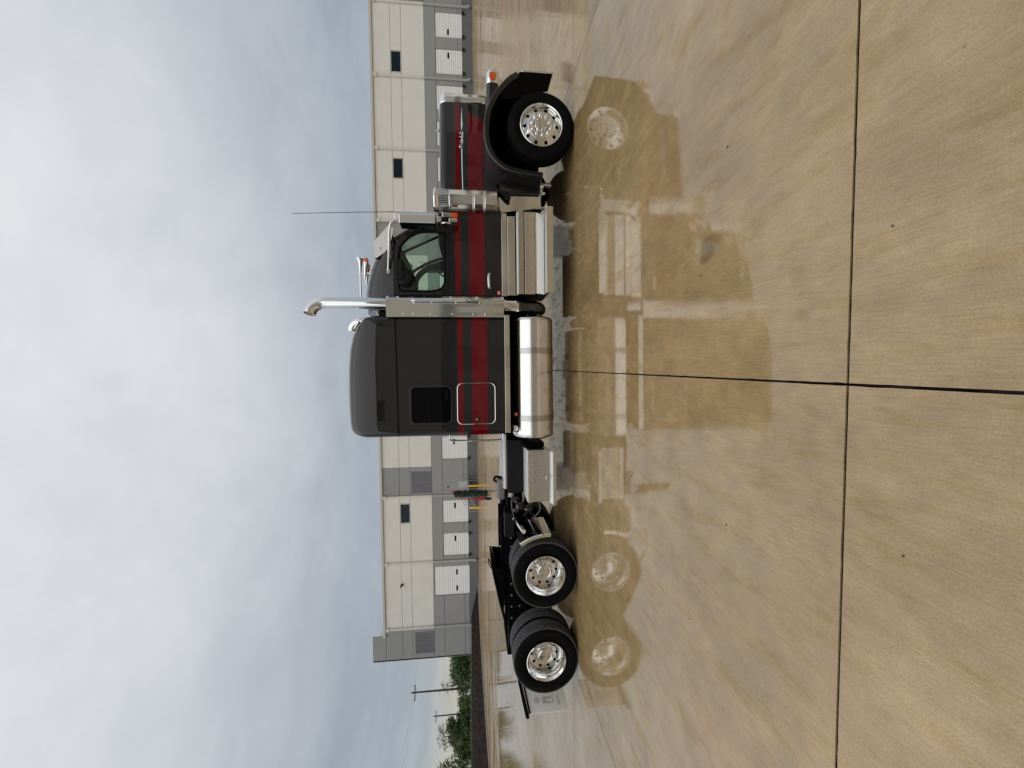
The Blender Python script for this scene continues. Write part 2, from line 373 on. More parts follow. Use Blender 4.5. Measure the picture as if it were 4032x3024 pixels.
def lerp_tab(tab, x):
    tab = sorted(tab)
    if x <= tab[0][0]: return tab[0][1]
    for (a, p), (b, q) in zip(tab, tab[1:]):
        if x <= b: return p+(q-p)*(x-a)/(b-a)
    return tab[-1][1]
def smooth(pts, k=4):
    """Catmull-Rom through the points"""
    P = [Vector(p) for p in pts]; out = []
    for i in range(len(P)-1):
        p0, p1, p2, p3 = P[max(i-1, 0)], P[i], P[i+1], P[min(i+2, len(P)-1)]
        for j in range(k):
            t = j/k; out.append(.5*((2*p1)+(p2-p0)*t+(2*p0-5*p1+4*p2-p3)*t*t+(3*p1-p0-3*p2+p3)*t**3))
    out.append(P[-1]); return [tuple(q) for q in out]

# ================================================================== SETTING: yard, bank, terrain
SL = .0341; YB = 10.66
def gz(y): return max(0.0, (y-YB)*SL)
SP = 4.57; GX, GY = -.09, 1.52
yb = MB()
ys = [-40, YB, 47.6]
for a, b in zip(ys, ys[1:]):
    yb.add([(-31, a, gz(a)-.007), (75, a, gz(a)-.007), (75, b, gz(b)-.007), (-31, b, gz(b)-.007)], [(0, 1, 2, 3)])
yard = yb.build('concrete_yard', 'sealant', angle=0)
tag(yard, None, None, kind='structure'); yard['label'] = 'wet tan concrete yard of broom-finished slabs with black joints'
GAP = .011
def slab_outline():
    q = random.Random(3); lo, hi = GAP/2, SP-GAP/2; n_ = 110; pts = []
    def j(): return abs(q.gauss(0, .0006))+(q.random()**10)*.003
    for i in range(n_): pts.append((lo+(hi-lo)*i/n_, lo+j()))
    for i in range(n_): pts.append((hi-j(), lo+(hi-lo)*i/n_))
    for i in range(n_): pts.append((hi-(hi-lo)*i/n_, hi-j()))
    for i in range(n_): pts.append((lo+j(), hi-(hi-lo)*i/n_))
    return pts
slab_me = MB().prism(slab_outline(), -.25, 0, 'xy').mesh('slab', 'concrete', 0)
far = MB()
def frustum(x0, x1, y0, y1):
    return y1 > .2 and y0 < 25 and x0 < y1*1.12+1.2 and x1 > -y1*1.2-1.2
for i in range(-7, 17):
    for j in range(-10, 10):
        x0, y0 = GX+SP*i, GY+SP*j; x1, y1 = x0+SP, y0+SP
        if x0 < -31.2+SP and x0+SP < -31: continue
        if frustum(x0, x1, y0, y1):
            o = place(slab_me, 'slab', yard, loc=(x0, y0, gz(y0)))
            if y0 >= YB-.1: o.rotation_euler.x = math.atan(SL)
        else:
            a, b = y0+GAP/2, y1-GAP/2; c, d = max(x0, -31)+GAP/2, x1-GAP/2
            far.add([(c, a, gz(a)), (d, a, gz(a)), (d, b, gz(b)), (c, b, gz(b))], [(0, 1, 2, 3)])
far.build('slab', 'concrete', yard, 0, kind='stuff')

# terrain to the horizon, above the yard on the left
tm = MB()
tm.add([(-1500, -400, 1.6), (-36, -400, 1.6), (-36, 60, 2.25), (-36, 60, 2.25), (-1500, 60, 2.35)], [(0, 1, 2, 4)])
tm.add([(-1500, 60, 2.35), (-36, 60, 2.25), (-36, 90, 3.0), (-1500, 90, 3.1)], [(0, 1, 2, 3)])
tm.add([(-1500, 90, 3.1), (1500, 90, 3.0), (1500, 1500, 5), (-1500, 1500, 5)], [(0, 1, 2, 3)])
tm.add([(75, -400, .6), (1500, -400, .6), (1500, 90, 3.0), (75, 90, 3.0)], [(0, 1, 2, 3)])
tm.add([(-36, -400, -.02), (75, -400, -.02), (75, -39.9, -.02), (-36, -39.9, -.02)], [(0, 1, 2, 3)])
tm.add([(-36, 47.7, 1.15), (75, 47.7, 1.15), (75, 90, 3.0), (-36, 90, 3.0)], [(0, 1, 2, 3)])
tag(tm.build('ground', 'grass', angle=0), 'rough grass land reaching to the horizon', None, kind='structure')

# mulch bank along the left edge of the yard
foot = [(-31.0, -40), (-31.0, 8), (-31.0, 20), (-31.1, 29), (-31.0, 34), (-30.7, 37), (-30.0, 40), (-29.2, 42.2), (-28.2, 44.4), (-26.9, 46.6), (-26.6, 47.05)]
foot = [(p[0], p[1]) for p in smooth([(a, b, 0) for a, b in foot], 6)]
secs = []
for (x, y) in foot:
    row = []
    zf = gz(y)+.10
    for t, dz in ((0, 0), (.15, .12), (.35, .42), (.6, .78), (.8, .96), (1, 1.02)):
        zt = 2.22 if y > 20 else 1.75+.47*max(0, y+40)/60
        xx = x-5.2*t*(1 if y < 44 else 1); jit = random.uniform(-.04, .04) if 0 < t < 1 else 0
        row.append((xx, min(y, 47.0), zf+(zt-zf)*dz/1.02+jit))
    row.append((-40, min(y, 47.0), row[-1][2]+.02))
    secs.append(row)
tag(MB().loft(secs).build('mulch_bank', 'mulch', angle=180), 'dark brown mulch bank sloping up beside the yard and the warehouse corner', None, kind='structure')
kb = []
for (x, y) in foot:
    z = gz(y); kb.append([(x+.08, y, z-.05), (x+.08, y, z+.12), (x+.05, y, z+.145), (x-.09, y, z+.145), (x-.10, y, z-.05)])
tag(MB().loft(kb).build('kerb', 'kerb', angle=30), 'low concrete kerb along the foot of the mulch bank', None, kind='structure')

# ================================================================== WAREHOUSE
WY = 47.0
def panel(root, x0, x1, z0, z1, m, y=WY, th=.20, name='wall_panel', gap=.018):
    return MB().box(x0+gap, x1-gap, y, y+th, z0+gap, z1-gap).build(name, m, root, 0)
class DoorKit: pass
def door_mesh(w, h, n):
    """meshes shared by all doors of one size: backing frame, one ribbed panel, vision pane"""
    k = DoorKit(); k.w, k.h, k.n = w, h, n
    ph = h/n; k.ph = ph
    k.back = MB().box(-w/2, w/2, .10, .14, 0, h).mesh('dock_door', 'door_lo', 0)
    k.panel = MB().prism([(0, .02), (.04, .01), (.04, ph-.035), (0, ph-.045)], -w/2+.03, w/2-.03, 'yz').mesh('door_panel', 'door', 0, fn=lambda v: (v[0], .10-v[1], v[2]))
    k.pane = MB().prism(rrect(-.33, .33, -.10, .10, .06), .04, .09).mesh('vision_pane', 'dglass', 30)
    return k
def put_door(root, kit, xc, z0, panes, y=WY):
    o = place(kit.back, 'dock_door', root, loc=(xc, y, z0))
    for i in range(kit.n): place(kit.panel, 'door_panel', o, loc=(0, 0, i*kit.ph))
    for (px, pz) in panes: place(kit.pane, 'vision_pane', o, loc=(px, 0, pz))
    return o
wh = empty('warehouse', (0, WY, 1.2))
tag(wh, 'long cream and grey concrete warehouse with white dock doors behind the truck', 'warehouse')
class Off:      # parts are written in world coordinates and shifted to the warehouse's base
    pass
def wp(x0, x1, z0, z1, m, **k): return panel(wh, x0, x1, z0-1.2, z1-1.2, m, y=k.pop('y', 0), **k)
bump_me = MB().prism(rrect(-.16, .16, -.15, .15, .03, 2), -.22, -.005).mesh('dock_bumper', 'dock_black', 30)
BX = [-31.6+8.07*i for i in range(0, 11)]           # bay lines; -31.6 ... 49.1
dock = door_mesh(2.72, 3.0, 12)
grey_bays = {'l': (-15.47, -11.94), 'c': (13.0, 16.8), 'r': (40.9, 44.6)}
def lower_wall(x0, x1, doors, top=5.45):
    """grey wall between dock line and lintel, split round the door openings"""
    xs = [x0]+[e for d in doors for e in d]+[x1]
    for a, b in zip(xs[::2], xs[1::2]):
        if b-a > .05:
            wp(a, b, 2.95, top, 'wall_grey'); wp(a, b, 2.40, 2.95, 'wall_grey')
def bumpers(x0, x1):
    for x in (x0+.05, x1-.05): place(bump_me, 'dock_bumper', wh, loc=(x, 0, 2.28-1.2))
def louver(x0, x1, z0, z1):
    o = MB().box(x0, x1, .02, .08, z0-1.2, z1-1.2).build('louver', 'louver_b', wh, 0)
    fr = MB()
    for a, b in ((x0-.03, x0+.05), (x1-.05, x1+.03), ((x0+x1)/2-.04, (x0+x1)/2+.04)): fr.box(a, b, -.035, .02, z0-1.2, z1-1.2)
    for a in (z0-1.2, z1-1.2-.06): fr.box(x0+.051, x1-.051, -.034, .018, a, a+.06)
    fr.build('louver_frame', 'louver', o, 0)
    n = 20; ph = (z1-z0-.12)/n
    for s_ in ((x0+.055, (x0+x1)/2-.045), ((x0+x1)/2+.045, x1-.055)):
        me = MB().prism([(.016, 0), (-.03, .01), (-.03, .025), (.016, ph*.8)], s_[0], s_[1], 'yz').mesh('slat', 'louver', 0)
        for i in range(n): place(me, 'slat', o, loc=(0, 0, z0-1.2+.07+i*ph))
def upper(x0, x1, win=None, m='cream'):
    wp(x0, x1, 6.72, 9.30, m); wp(x0, x1, 10.50, 12.46, m)
    if win:
        a, b = win
        wp(x0, a, 9.30, 10.50, m); wp(b, x1, 9.30, 10.50, m)
        f = MB().prism([(a+.02, 9.32-1.2), (b-.02, 9.32-1.2), (b-.02, 10.48-1.2), (a+.02, 10.48-1.2)], .0, .12, holes=[[(a+.09, 9.39-1.2), (b-.09, 9.39-1.2), (b-.09, 10.41-1.2), (a+.09, 10.41-1.2)]]).build('window', 'eave', wh, 0)
        MB().box(a+.08, b-.08, .07, .09, 9.38-1.2, 10.42-1.2).build('pane', 'win', f, 0)
    else: wp(x0, x1, 9.30, 10.50, m)
# backing volume and roof
MB().box(-35.4, 60, .19, 40, -.6, 11.3).build('wall_core', 'joint', wh, 0)
MB().box(-35.2, 60, .2, 40.2, 11.301, 11.36).build('roof', 'eave', wh, 0)
MB().box(-32.55, 60, -.16, .18, 11.262, 11.55).build('gutter', 'eave', wh, 0, bevel=.02)
wins = {0: None, 1: (-18.68, -16.28), 3: (-1.5, .8), 6: (21.62, 23.95), 8: (33.42, 35.82)}
for i in range(10):
    a, b = BX[i], BX[i+1]
    if i == 2:
        upper(grey_bays['l'][1], b); ga, gb = grey_bays['l']
        wp(ga, gb, 10.50, 12.46, 'wall_grey'); wp(ga, gb, 9.30, 10.50, 'wall_grey')
        wp(ga, ga+.40, 6.72, 9.30, 'wall_grey'); wp(gb-.52, gb, 6.72, 9.30, 'wall_grey'); wp(ga+.40, gb-.52, 9.12, 9.30, 'wall_grey', gap=.004)
        louver(ga+.42, gb-.54, 6.74, 9.10)
    elif i == 5:
        upper(a, 13.0); ga, gb = 13.0, b
        for z0, z1 in ((6.72, 9.3), (9.3, 10.5), (10.5, 12.46)): wp(ga, gb, z0, z1, 'wall_grey')
    elif i == 9:
        ga, gb = a, a+3.7
        for z0, z1 in ((9.3, 10.5), (10.5, 12.46)): wp(ga, gb, z0, z1, 'wall_grey')
        wp(ga, ga+.45, 6.72, 9.30, 'wall_grey'); wp(gb-.6, gb, 6.72, 9.30, 'wall_grey'); louver(ga+.5, gb-.65, 6.74, 9.2)
        upper(gb, b)
    else: upper(a, b, wins.get(i))
    wp(a, b, 5.45, 6.72, 'wall_grey') if i != 0 else None
    wp(a, b, .6, 2.40, 'wall_dark', y=-.02)
    if i == 0: continue
    if i == 2: ds = [(-11.05, -8.33)]
    elif i == 5: ds = [(b-1.29-2.72-4.0, b-1.29-4.0)]
    elif i == 9: ds = [(b-4.1+1.3, b-4.1+4.02)]
    else: ds = [(a+.66, a+3.38), (a+4.70, a+7.42)]
    lower_wall(a, b, ds)
    for d in ds:
        put_door(wh, dock, (d[0]+d[1])/2, 2.42-1.2, [(random.choice((-.75, .7)), 1.58)], y=0); bumpers(*d)
# the drive-in door bay at the left
a, b = BX[0], BX[1]
big = door_mesh(3.55, 4.2, 16)
put_door(wh, big, -26.0, 2.34-1.2, [(-1.0, 1.55), (1.0, 1.55)], y=0)
wp(a, -27.8, 5.45, 6.72, 'wall_grey'); wp(-24.2, b, 5.45, 6.72, 'wall_grey'); wp(-27.8, -24.2, 6.56, 6.72, 'wall_grey', gap=.004)
for c, d in ((a, -27.8), (-24.2, b)): wp(c, d, 2.95, 5.45, 'wall_grey'); wp(c, d, 2.40, 2.95, 'wall_grey')
# grey end panel with its raised parapet
for z0, z1 in ((12.46, 14.04), (10.5, 12.46), (9.3, 10.5), (5.45, 6.72), (2.95, 5.45), (2.40, 2.95), (1.3, 2.40)):
    wp(-35.55, a if z1 < 12.5 else -32.45, z0, z1, 'wall_grey')
wp(-35.55, -34.87, 6.72, 9.30, 'wall_grey'); wp(-32.2, a, 6.72, 9.30, 'wall_grey'); wp(-34.87, -32.2, 8.98, 9.30, 'wall_grey', gap=.004)
louver(-34.83, -32.24, 6.74, 8.95)
MB().box(-35.58, -35.40, .0, 40, 0, 12.8).build('end_wall', 'wall_grey', wh, 0)
MB().box(-32.62, -32.46, .205, 40, 11.361, 12.05).build('parapet_return', 'cream', wh, 0)
# downspouts
for i in range(10):
    x = BX[i]; lo = 1.5 if i else 2.1
    s_ = MB().box(x-.13, x+.13, -.16, -.03, 6.72-1.2, 12.15-1.2).box(x-.18, x+.18, -.24, -.03, 12.0-1.2, 12.40-1.2)
    d_ = s_.build('downspout', 'spout', wh, 0, bevel=.015)
    MB().box(x-.128, x+.128, -.158, -.03, lo-1.2, 6.715-1.2).box(x-.13, x+.13, -.30, -.16, lo-1.2, lo-1.2+.3).build('lower_run', 'spout_g', d_, 0, bevel=.015)
    st = MB()
    for z in (11.0, 8.6, 7.0): st.box(x-.16, x+.16, -.165, -.03, z-1.2, z-1.2+.05)
    st.build('strap', 'spout', d_, 0)
# wall lamp, personnel door with round hardware
wl = MB().box(-26.30, -26.02, -.10, -.005, 10.30-1.2, 10.55-1.2).prism([(-.10, 10.42-1.2), (-.55, 10.52-1.2), (-.55, 10.57-1.2), (-.10, 10.56-1.2)], -26.27, -26.05, 'yz').build('wall_lamp', 'dock_black', wh, 0, bevel=.01)
pdoor = MB().box(-14.92, -13.98, -.03, .02, 2.40-1.2, 4.46-1.2).build('personnel_door', 'wall_grey', wh, 0, bevel=.01)
MB().tube([(-14.80, -.06, 3.35-1.2), (-14.66, -.06, 3.35-1.2)], .018).build('handle', 'galv', pdoor)
MB().lathe([(.09, 0), (.09, .06), (.05, .09)], (-14.45, -.0, 4.8-1.2), (0, -1, 0), 16).build('door_lamp', 'dock_black', wh)

# galvanised stair to the personnel door
st = empty('dock_stair', (-14.4, 45.6, gz(45.6))); tag(st, 'galvanised steel stair and railed landing under the grey personnel door', 'stair')
zl = 1.2
MB().box(-.9, 1.1, -.2, 1.3, zl-.06, zl).build('landing', 'galv', st, 0)
for i in range(6):
    MB().box(-.9-.28*(i+1), -.9-.28*i-.02, -.1, .9, zl-.20*(i+1), zl-.20*(i+1)+.04).build('step', 'galv', st, 0)
for y in (-.15, .92):
    rl = MB().tube([(1.08, y, zl+1.05), (-.9, y, zl+1.05), (-2.6, y, .95)], .024, 8).tube([(1.08, y, zl+.55), (-.9, y, zl+.55), (-2.6, y, .45)], .018, 8)
    for (x, z0, z1) in ((1.08, -.2, zl+1.05), (.1, 0, zl+1.05), (-.9, 0, zl+1.05), (-2.6, -.2, .95), (-1.75, .3, 1.55)): rl.tube([(x, y, z0), (x, y, z1)], .022, 8)
    rl.tube([(-.9, y, zl-.05), (-2.6, y, 0)], .05, 6)
    rl.build('railing', 'galv', st)
MB().box(.3, 1.05, -.19, -.17, zl+.1, zl+1.0).build('mesh_panel', 'galv', st, 0)
boll = MB().lathe([(.095, -.3), (.095, 1.08), (.085, 1.13), (.05, 1.165), (.0, 1.175)], (0, 0, 0), (0, 0, 1), 20).mesh('bollard', 'yellow')
for (x, y, lab) in ((-13.45, 43.8, 'yellow steel bollard in front of the stair landing, right of the pair'), (-15.1, 41.4, 'yellow steel bollard at the foot of the stair beside a dock door')):
    o = place(boll, 'bollard', loc=(x, y, gz(y))); tag(o, lab, 'bollard', 'yellow bollards by the dock stair')

# second warehouse across the yard, behind the photographer: seen only mirrored in paint and chrome
wb = empty('warehouse', (0, -38, 0), math.pi); tag(wb, 'cream and grey warehouse across the yard, seen only as a reflection in the chrome', 'warehouse')
M['cream_far'] = mat('pale_cream_wall', (.80, .765, .67), .85, var=.03, vscale=.5)
MB().box(-52, 52, .2, 30, 0, 14.4).build('wall_core', 'cream_far', wb, 0)
MB().box(-52, 52, 0, .199, 3.9, 5.6).build('grey_band', 'wall_grey', wb, 0)
MB().box(-52.2, 52.2, -.1, 30.2, 14.4, 14.6).build('roof', 'eave', wb, 0)
for i in range(12):
    x = -46+8.2*i
    o = MB().box(x, x+2.7, -.04, -.002, 1.2, 4.2).build('dock_door', 'eave', wb, 0)
    if i % 2: MB().box(x+6.6, x+10.6, .15, .21, 12.7, 14.2).build('window', 'win', wb, 0)

# ================================================================== TRUCK (local: x forward, y away from the camera, z up; y = 0 at the near tyre faces)
TR = empty('semi_truck', (0, 5.91, 0), .0288)
tag(TR, 'charcoal semi truck with maroon bands, chrome stack and sleeper parked on the wet yard', 'truck')
YC = 1.22
mir = lambda v: (v[0], 2*YC-v[1], v[2])
def pt(name, mb, m, parent=None, angle=35, bevel=0, both=False, kind=None):
    o = mb.build(name, m, parent or TR, angle, bevel, kind=kind)
    if both:
        q = mb.build(name, m, parent or TR, angle, bevel, fn=mir, kind=kind)
        return o, q
    return o
def sub(mb, name, m, par, angle=35, bevel=0, kind=None):
    """par = (near, far): child on the near part and its mirror on the far part"""
    return mb.build(name, m, par[0], angle, bevel, kind=kind), mb.build(name, m, par[1], angle, bevel, fn=mir, kind=kind)

# ---- chassis
pt('frame_rail', MB().box(-4.95, 4.25, .80, .89, .77, 1.04), 'black', bevel=.01, both=True)
pt('crossmember', MB().box(-5.0, -4.9, .80, 1.64, .74, 1.06), 'black', bevel=.01)
for x in (-4.0, -2.5, -.8, .9):
    pt('crossmember', MB().box(x-.06, x+.06, .891, 1.549, .80, 1.0), 'black', bevel=.01)
pt('rail_cover', MB().box(-2.12, -1.22, .62, .795, .52, 1.035), 'plastic', bevel=.01)      # battery / air tank cover under the deck
pt('air_tank', MB().lathe([(.0, -.5), (.09, -.48), (.125, -.42), (.125, .42), (.09, .48), (0, .5)], (-1.7, 1.22, .62), (1, 0, 0), 24), 'black')
pt('engine', MB().box(1.2, 3.9, .93, 1.51, .62, 1.6).box(.1, 1.2, 1.02, 1.42, .62, 1.0), 'black', bevel=.05)
pt('drive_shaft', MB().tube([(.1, YC, .75), (-3.0, YC, .6)], .06, 12), 'black')
for x in (-3.25, -4.595):
    pt('drive_axle', MB().lathe([(.0, -1.0), (.075, -1.0), (.085, -.3), (.2, -.16), (.22, 0), (.2, .16), (.085, .3), (.075, 1.0), (0, 1.0)], (x, YC, .515), (0, 1, 0), 20), 'black')
    pt('air_spring', MB().lathe([(.10, 0), (.14, .03), (.12, .08), (.14, .13), (.10, .17)], (x-.35, .78, .55), (0, 0, 1), 20), 'black', both=True)
    pt('suspension_beam', MB().prism([(x+.55, .78), (x+.5, .70), (x-.4, .47), (x-.5, .53), (x-.1, .62), (x+.4, .86)], .72, .79), 'black', bevel=.01, both=True)
pt('front_axle', MB().tube([(3.66, .3, .515), (3.66, .5, .42), (3.66, 1.94, .42), (3.66, 2.14, .515)], .055, 10), 'black')
pt('leaf_spring', MB().tube(smooth([(4.2, .72, .62), (3.66, .72, .5), (3.0, .72, .62)], 6), .04, 8), 'black', both=True)
pt('shock_absorber', MB().tube([(2.98, .5, .28), (3.05, .55, .85)], .035, 8), 'alu_dull', both=True)

# ---- wheels
def annulus(r_in, r_out, hr, hrad, nh, afun, o, side, squash=1.0):
    """disc with round hand holes, shaped by afun(r)"""
    def circ(cx, cy, rx, n, ry=None): return [(cx+rx*math.cos(2*math.pi*i/n), cy+(ry or rx)*math.sin(2*math.pi*i/n)) for i in range(n)]
    loops = [circ(0, 0, r_out, 60), circ(0, 0, r_in, 60)]+[circ(hr*math.cos(2*math.pi*(k+.5)/nh), hr*math.sin(2*math.pi*(k+.5)/nh), hrad, 12) for k in range(nh)]
    tris = geometry.tessellate_polygon([[Vector((*q, 0)) for q in lp] for lp in loops])
    flat = [q for lp in loops for q in lp]
    mb = MB(); nn = len(flat); vs = []
    for dd in (0, -.012):
        for (x, z) in flat:
            r = math.hypot(x, z); vs.append((o[0]+x, o[1]-side*(afun(r)+dd), o[2]+z))
    fs = [tuple(t) for t in tris]; k = 120
    for lp in loops[2:]:
        c = len(lp)
        for i in range(c): fs.append((k+i, k+(i+1) % c, k+(i+1) % c+nn, k+i+nn))
        k += c
    return mb.add(vs, fs)
def tyre_mesh(drive, o, side):
    R0 = .515
    if drive: prof = [(.300, -.10), (.325, -.122), (.39, -.142), (.455, -.140), (.492, -.128), (.503, -.112), (.503, .112), (.492, .128), (.455, .140), (.39, .142), (.325, .122), (.300, .10)]
    else:
        prof = [(.305, -.10), (.33, -.128), (.40, -.146), (.465, -.142), (.50, -.126), (.513, -.105)]
        for g in (-.06, -.02, .02, .06): prof += [(.515, g-.007), (.503, g-.004), (.503, g+.004), (.515, g+.007)]
        prof += [(.513, .105), (.50, .126), (.465, .142), (.40, .146), (.33, .128), (.305, .10)]
    # fine moulded rings on the sidewall
    return MB().lathe(prof, o, (0, -side, 0), 72, cap=False)
def tread_mesh(o, side):
    mb = MB(); nb = 54
    for row, (a0, a1) in enumerate(((-.122, -.082), (-.074, -.030), (-.022, .022), (.030, .074), (.082, .122))):
        edge = row in (0, 4)
        for i in range(nb):
            t0 = 2*math.pi*(i+(.5 if row % 2 else 0))/nb; t1 = t0+2*math.pi/nb*(.90 if edge else .70); sk_ = 0 if edge else .045*(1 if row % 2 else -1)
            rt = .5165 if not edge else .513; vs = []
            for rad in (.496, rt):
                for (a, t) in ((a0, t0+sk_), (a0, t1+sk_), (a1, t1-sk_), (a1, t0-sk_)):
                    vs.append((o[0]+rad*math.cos(t), o[1]-side*a, o[2]+rad*math.sin(t)))
            mb.add(vs, [(4, 5, 6, 7), (0, 1, 5, 4), (1, 2, 6, 5), (2, 3, 7, 6), (3, 0, 4, 7)])
    return mb
def text_pts(txt, size):
    cu = bpy.data.curves.new('t', 'FONT'); cu.body = txt; cu.size = size; cu.resolution_u = 2
    ob = bpy.data.objects.new('t', cu); COL.objects.link(ob)
    dg = bpy.context.evaluated_depsgraph_get(); me = bpy.data.meshes.new_from_object(ob.evaluated_get(dg))
    vs = [tuple(v.co) for v in me.vertices]; fs = [tuple(p.vertices) for p in me.polygons]
    bpy.data.objects.remove(ob); bpy.data.curves.remove(cu); bpy.data.meshes.remove(me)
    return vs, fs
def ring_text(txt, size, rad, th0, o, side, a):
    """lettering moulded round a sidewall"""
    vs, fs = text_pts(txt, size); out = []
    w = max(v[0] for v in vs)
    for (x, y, z) in vs:
        t = th0-(x-w/2)/rad; r = rad+y
        out.append((o[0]+r*math.cos(t), o[1]-side*a, o[2]+r*math.sin(t)))
    return MB().add(out, fs)
M['sidewall_print'] = mat('sidewall_letters', (.022, .022, .0225), .6, spec=.2)
def wheel(x, yn, drive, side, outer=True):
    """yn: y of the tyre's centre plane; side=+1 near side (faces -y)"""
    o = (x, yn, .515)
    if not drive:
        rim = MB().lathe([(.30, -.10), (.285, -.06), (.285, .05), (.300, .095), (.312, .122), (.325, .136), (.326, .146), (.318, .150), (.308, .142), (.300, .118), (.292, .092)], o, (0, -side, 0), 64, cap=False).build('wheel', 'chrome', TR)
        af = lambda r: .086+(.293-r)/(.293-.205)*.022
        annulus(.205, .294, .250, .028, 10, af, o, side).build('disc', 'alu', rim, 60)
        MB().lathe([(.208, .095), (.206, .110), (.200, .124), (.192, .128), (.11, .128), (.11, .11)], o, (0, -side, 0), 64, cap=False).build('hub_flange', 'chrome', rim)
        MB().lathe([(.105, .12), (.100, .165), (.093, .178), (.05, .182), (.0, .183)], o, (0, -side, 0), 24).build('hub_cap', 'chrome', rim, 25)
        nut = MB().lathe([(.022, 0), (.021, .02), (.015, .026), (.014, .05), (.009, .066), (.0, .07)], (0, 0, 0), (0, -side, 0), 10).mesh('lug_nut', 'chrome')
        for k in range(10):
            t = 2*math.pi*k/10+.1; place(nut, 'lug_nut', rim, loc=(o[0]+.148*math.cos(t), o[1]-side*.126, o[2]+.148*math.sin(t)))
        kn = MB().lathe([(.010, 0), (.010, .012), (.006, .016), (0, .017)], (0, 0, 0), (0, -side, 0), 8).mesh('hub_bolt', 'chrome')
        for k in range(8):
            t = 2*math.pi*k/8; place(kn, 'hub_bolt', rim, loc=(o[0]+.088*math.cos(t), o[1]-side*.172, o[2]+.088*math.sin(t)))
        MB().lathe([(.284, -.02), (.12, -.02)], o, (0, -side, 0), 32, cap=False).build('brake_drum', 'black', rim)
    elif outer:
        rim = MB().lathe([(.30, -.10), (.275, -.08), (.262, -.03), (.264, .055), (.275, .070), (.284, .078), (.288, .105), (.298, .118), (.306, .134), (.308, .146), (.300, .149), (.295, .141), (.285, .122), (.277, .112), (.272, .088), (.262, .076), (.252, .060), (.250, -.02), (.246, -.045)], o, (0, -side, 0), 72, cap=False).build('wheel', 'chrome', TR)
        af = lambda r: -.052-(.246-r)/(.246-.17)*.012
        annulus(.168, .247, .207, .024, 10, af, o, side).build('disc', 'alu', rim, 60)
        MB().lathe([(.180, -.066), (.178, -.045), (.172, -.035), (.158, -.032), (.150, -.035), (.128, -.06), (.115, -.06)], o, (0, -side, 0), 56, cap=False).build('lug_cover', 'chrome', rim)
        nut = MB().lathe([(.019, 0), (.018, .03), (.012, .04), (0, .042)], (0, 0, 0), (0, -side, 0), 8).mesh('lug_nut', 'chrome')
        for k in range(10):
            t = 2*math.pi*k/10; place(nut, 'lug_nut', rim, loc=(o[0]+.143*math.cos(t), o[1]+side*.052, o[2]+.143*math.sin(t)))
        MB().lathe([(.116, -.07), (.112, .005), (.108, .02), (.100, .024), (.093, .020), (.090, .026), (.0, .032)], o, (0, -side, 0), 48).build('hub_cap', 'chrome', rim)
        MB().lathe([(.24, -.09), (.10, -.09)], o, (0, -side, 0), 32, cap=False).build('brake_drum', 'black', rim)
    else:
        rim = MB().lathe([(.30, -.12), (.28, -.09), (.262, -.03), (.26, .06), (.30, .12)], o, (0, -side, 0), 40, cap=False).build('wheel', 'alu_dull', TR)
    ty = tyre_mesh(drive, o, side).build('tyre', 'rubber', rim, 40)
    if drive: tread_mesh(o, side).build('tread_blocks', 'tread_rub', rim, 0)
    if outer and side > 0:
        rg = MB()
        a = .1435
        if drive:
            for txt, th, rd in (('295/75R22.5', R(-8), .418), ('CONTINENTAL 3', R(172), .418)):
                q = ring_text(txt, .034, rd, th, o, side, a+.001); rg.add(q.v, q.f)
        else:
            for txt, th, rd in (('CONTINENTAL', R(100), .42),):
                q = ring_text(txt, .034, rd, th, o, side, .1475); rg.add(q.v, q.f)
        rg.build('sidewall_lettering', 'sidewall_print', rim, 0)
    return rim
for side, f in ((1, lambda y: y), (-1, lambda y: 2*YC-y)):
    wheel(3.66, f(.165), False, side)
    for x in (-3.25, -4.595):
        wheel(x, f(.165), True, side); wheel(x, f(.50), True, side, False)

# ---- front: bumper, fenders, lamps, hood, grille
pt('bumper', MB().box(4.455, 4.485, .045, 2*YC-.045, .33, .81), 'chrome', bevel=.008)
pt('bumper_end_fill', MB().prism([(4.462, .82), (4.462, .325), (4.20, .405), (4.08, .75), (4.02, 1.13), (4.20, 1.07), (4.36, .93)], .048, .062), 'black', both=True)  # bumper return, extended up as a black fill for the wheel-well shade
lip = smooth([(4.435, 0, .885), (4.36, 0, 1.005), (4.263, 0, 1.098), (4.17, 0, 1.178), (4.078, 0, 1.240), (3.97, 0, 1.295), (3.868, 0, 1.338), (3.70, 0, 1.372), (3.54, 0, 1.382), (3.35, 0, 1.362), (3.2, 0, 1.305), (3.06, 0, 1.195), (2.975, 0, 1.06), (2.925, 0, .85), (2.895, 0, .64), (2.88, 0, .50)], 4)
nl = []
for i in range(len(lip)):
    a, b = Vector(lip[max(i-1, 0)]), Vector(lip[min(i+1, len(lip)-1)]); t = (b-a).normalized(); nl.append(Vector((-t.z, 0, t.x)) if True else 0)
def fend(rows):
    secs = []
    for p, n_ in zip(lip, nl):
        n_ = n_ if n_.dot(Vector(p)-Vector((3.55, 0, .5))) > 0 else -n_
        secs.append([tuple(Vector((p[0], y, p[2]))+n_*d) for (y, d) in rows])
    return MB().loft(secs)
fd = pt('fender', fend([(.10, -.075), (.055, -.078), (.035, -.062), (.030, -.050), (.042, -.042), (.040, -.030), (.022, -.016), (.020, -.004), (.032, .006), (.065, .012), (.16, .022), (.34, .030), (.62, .030)]), 'dark', angle=60, both=True)
sub(fend([(.06, -.085), (.30, -.07), (.75, -.05)]), 'wheel_well', 'plastic', fd, 60)
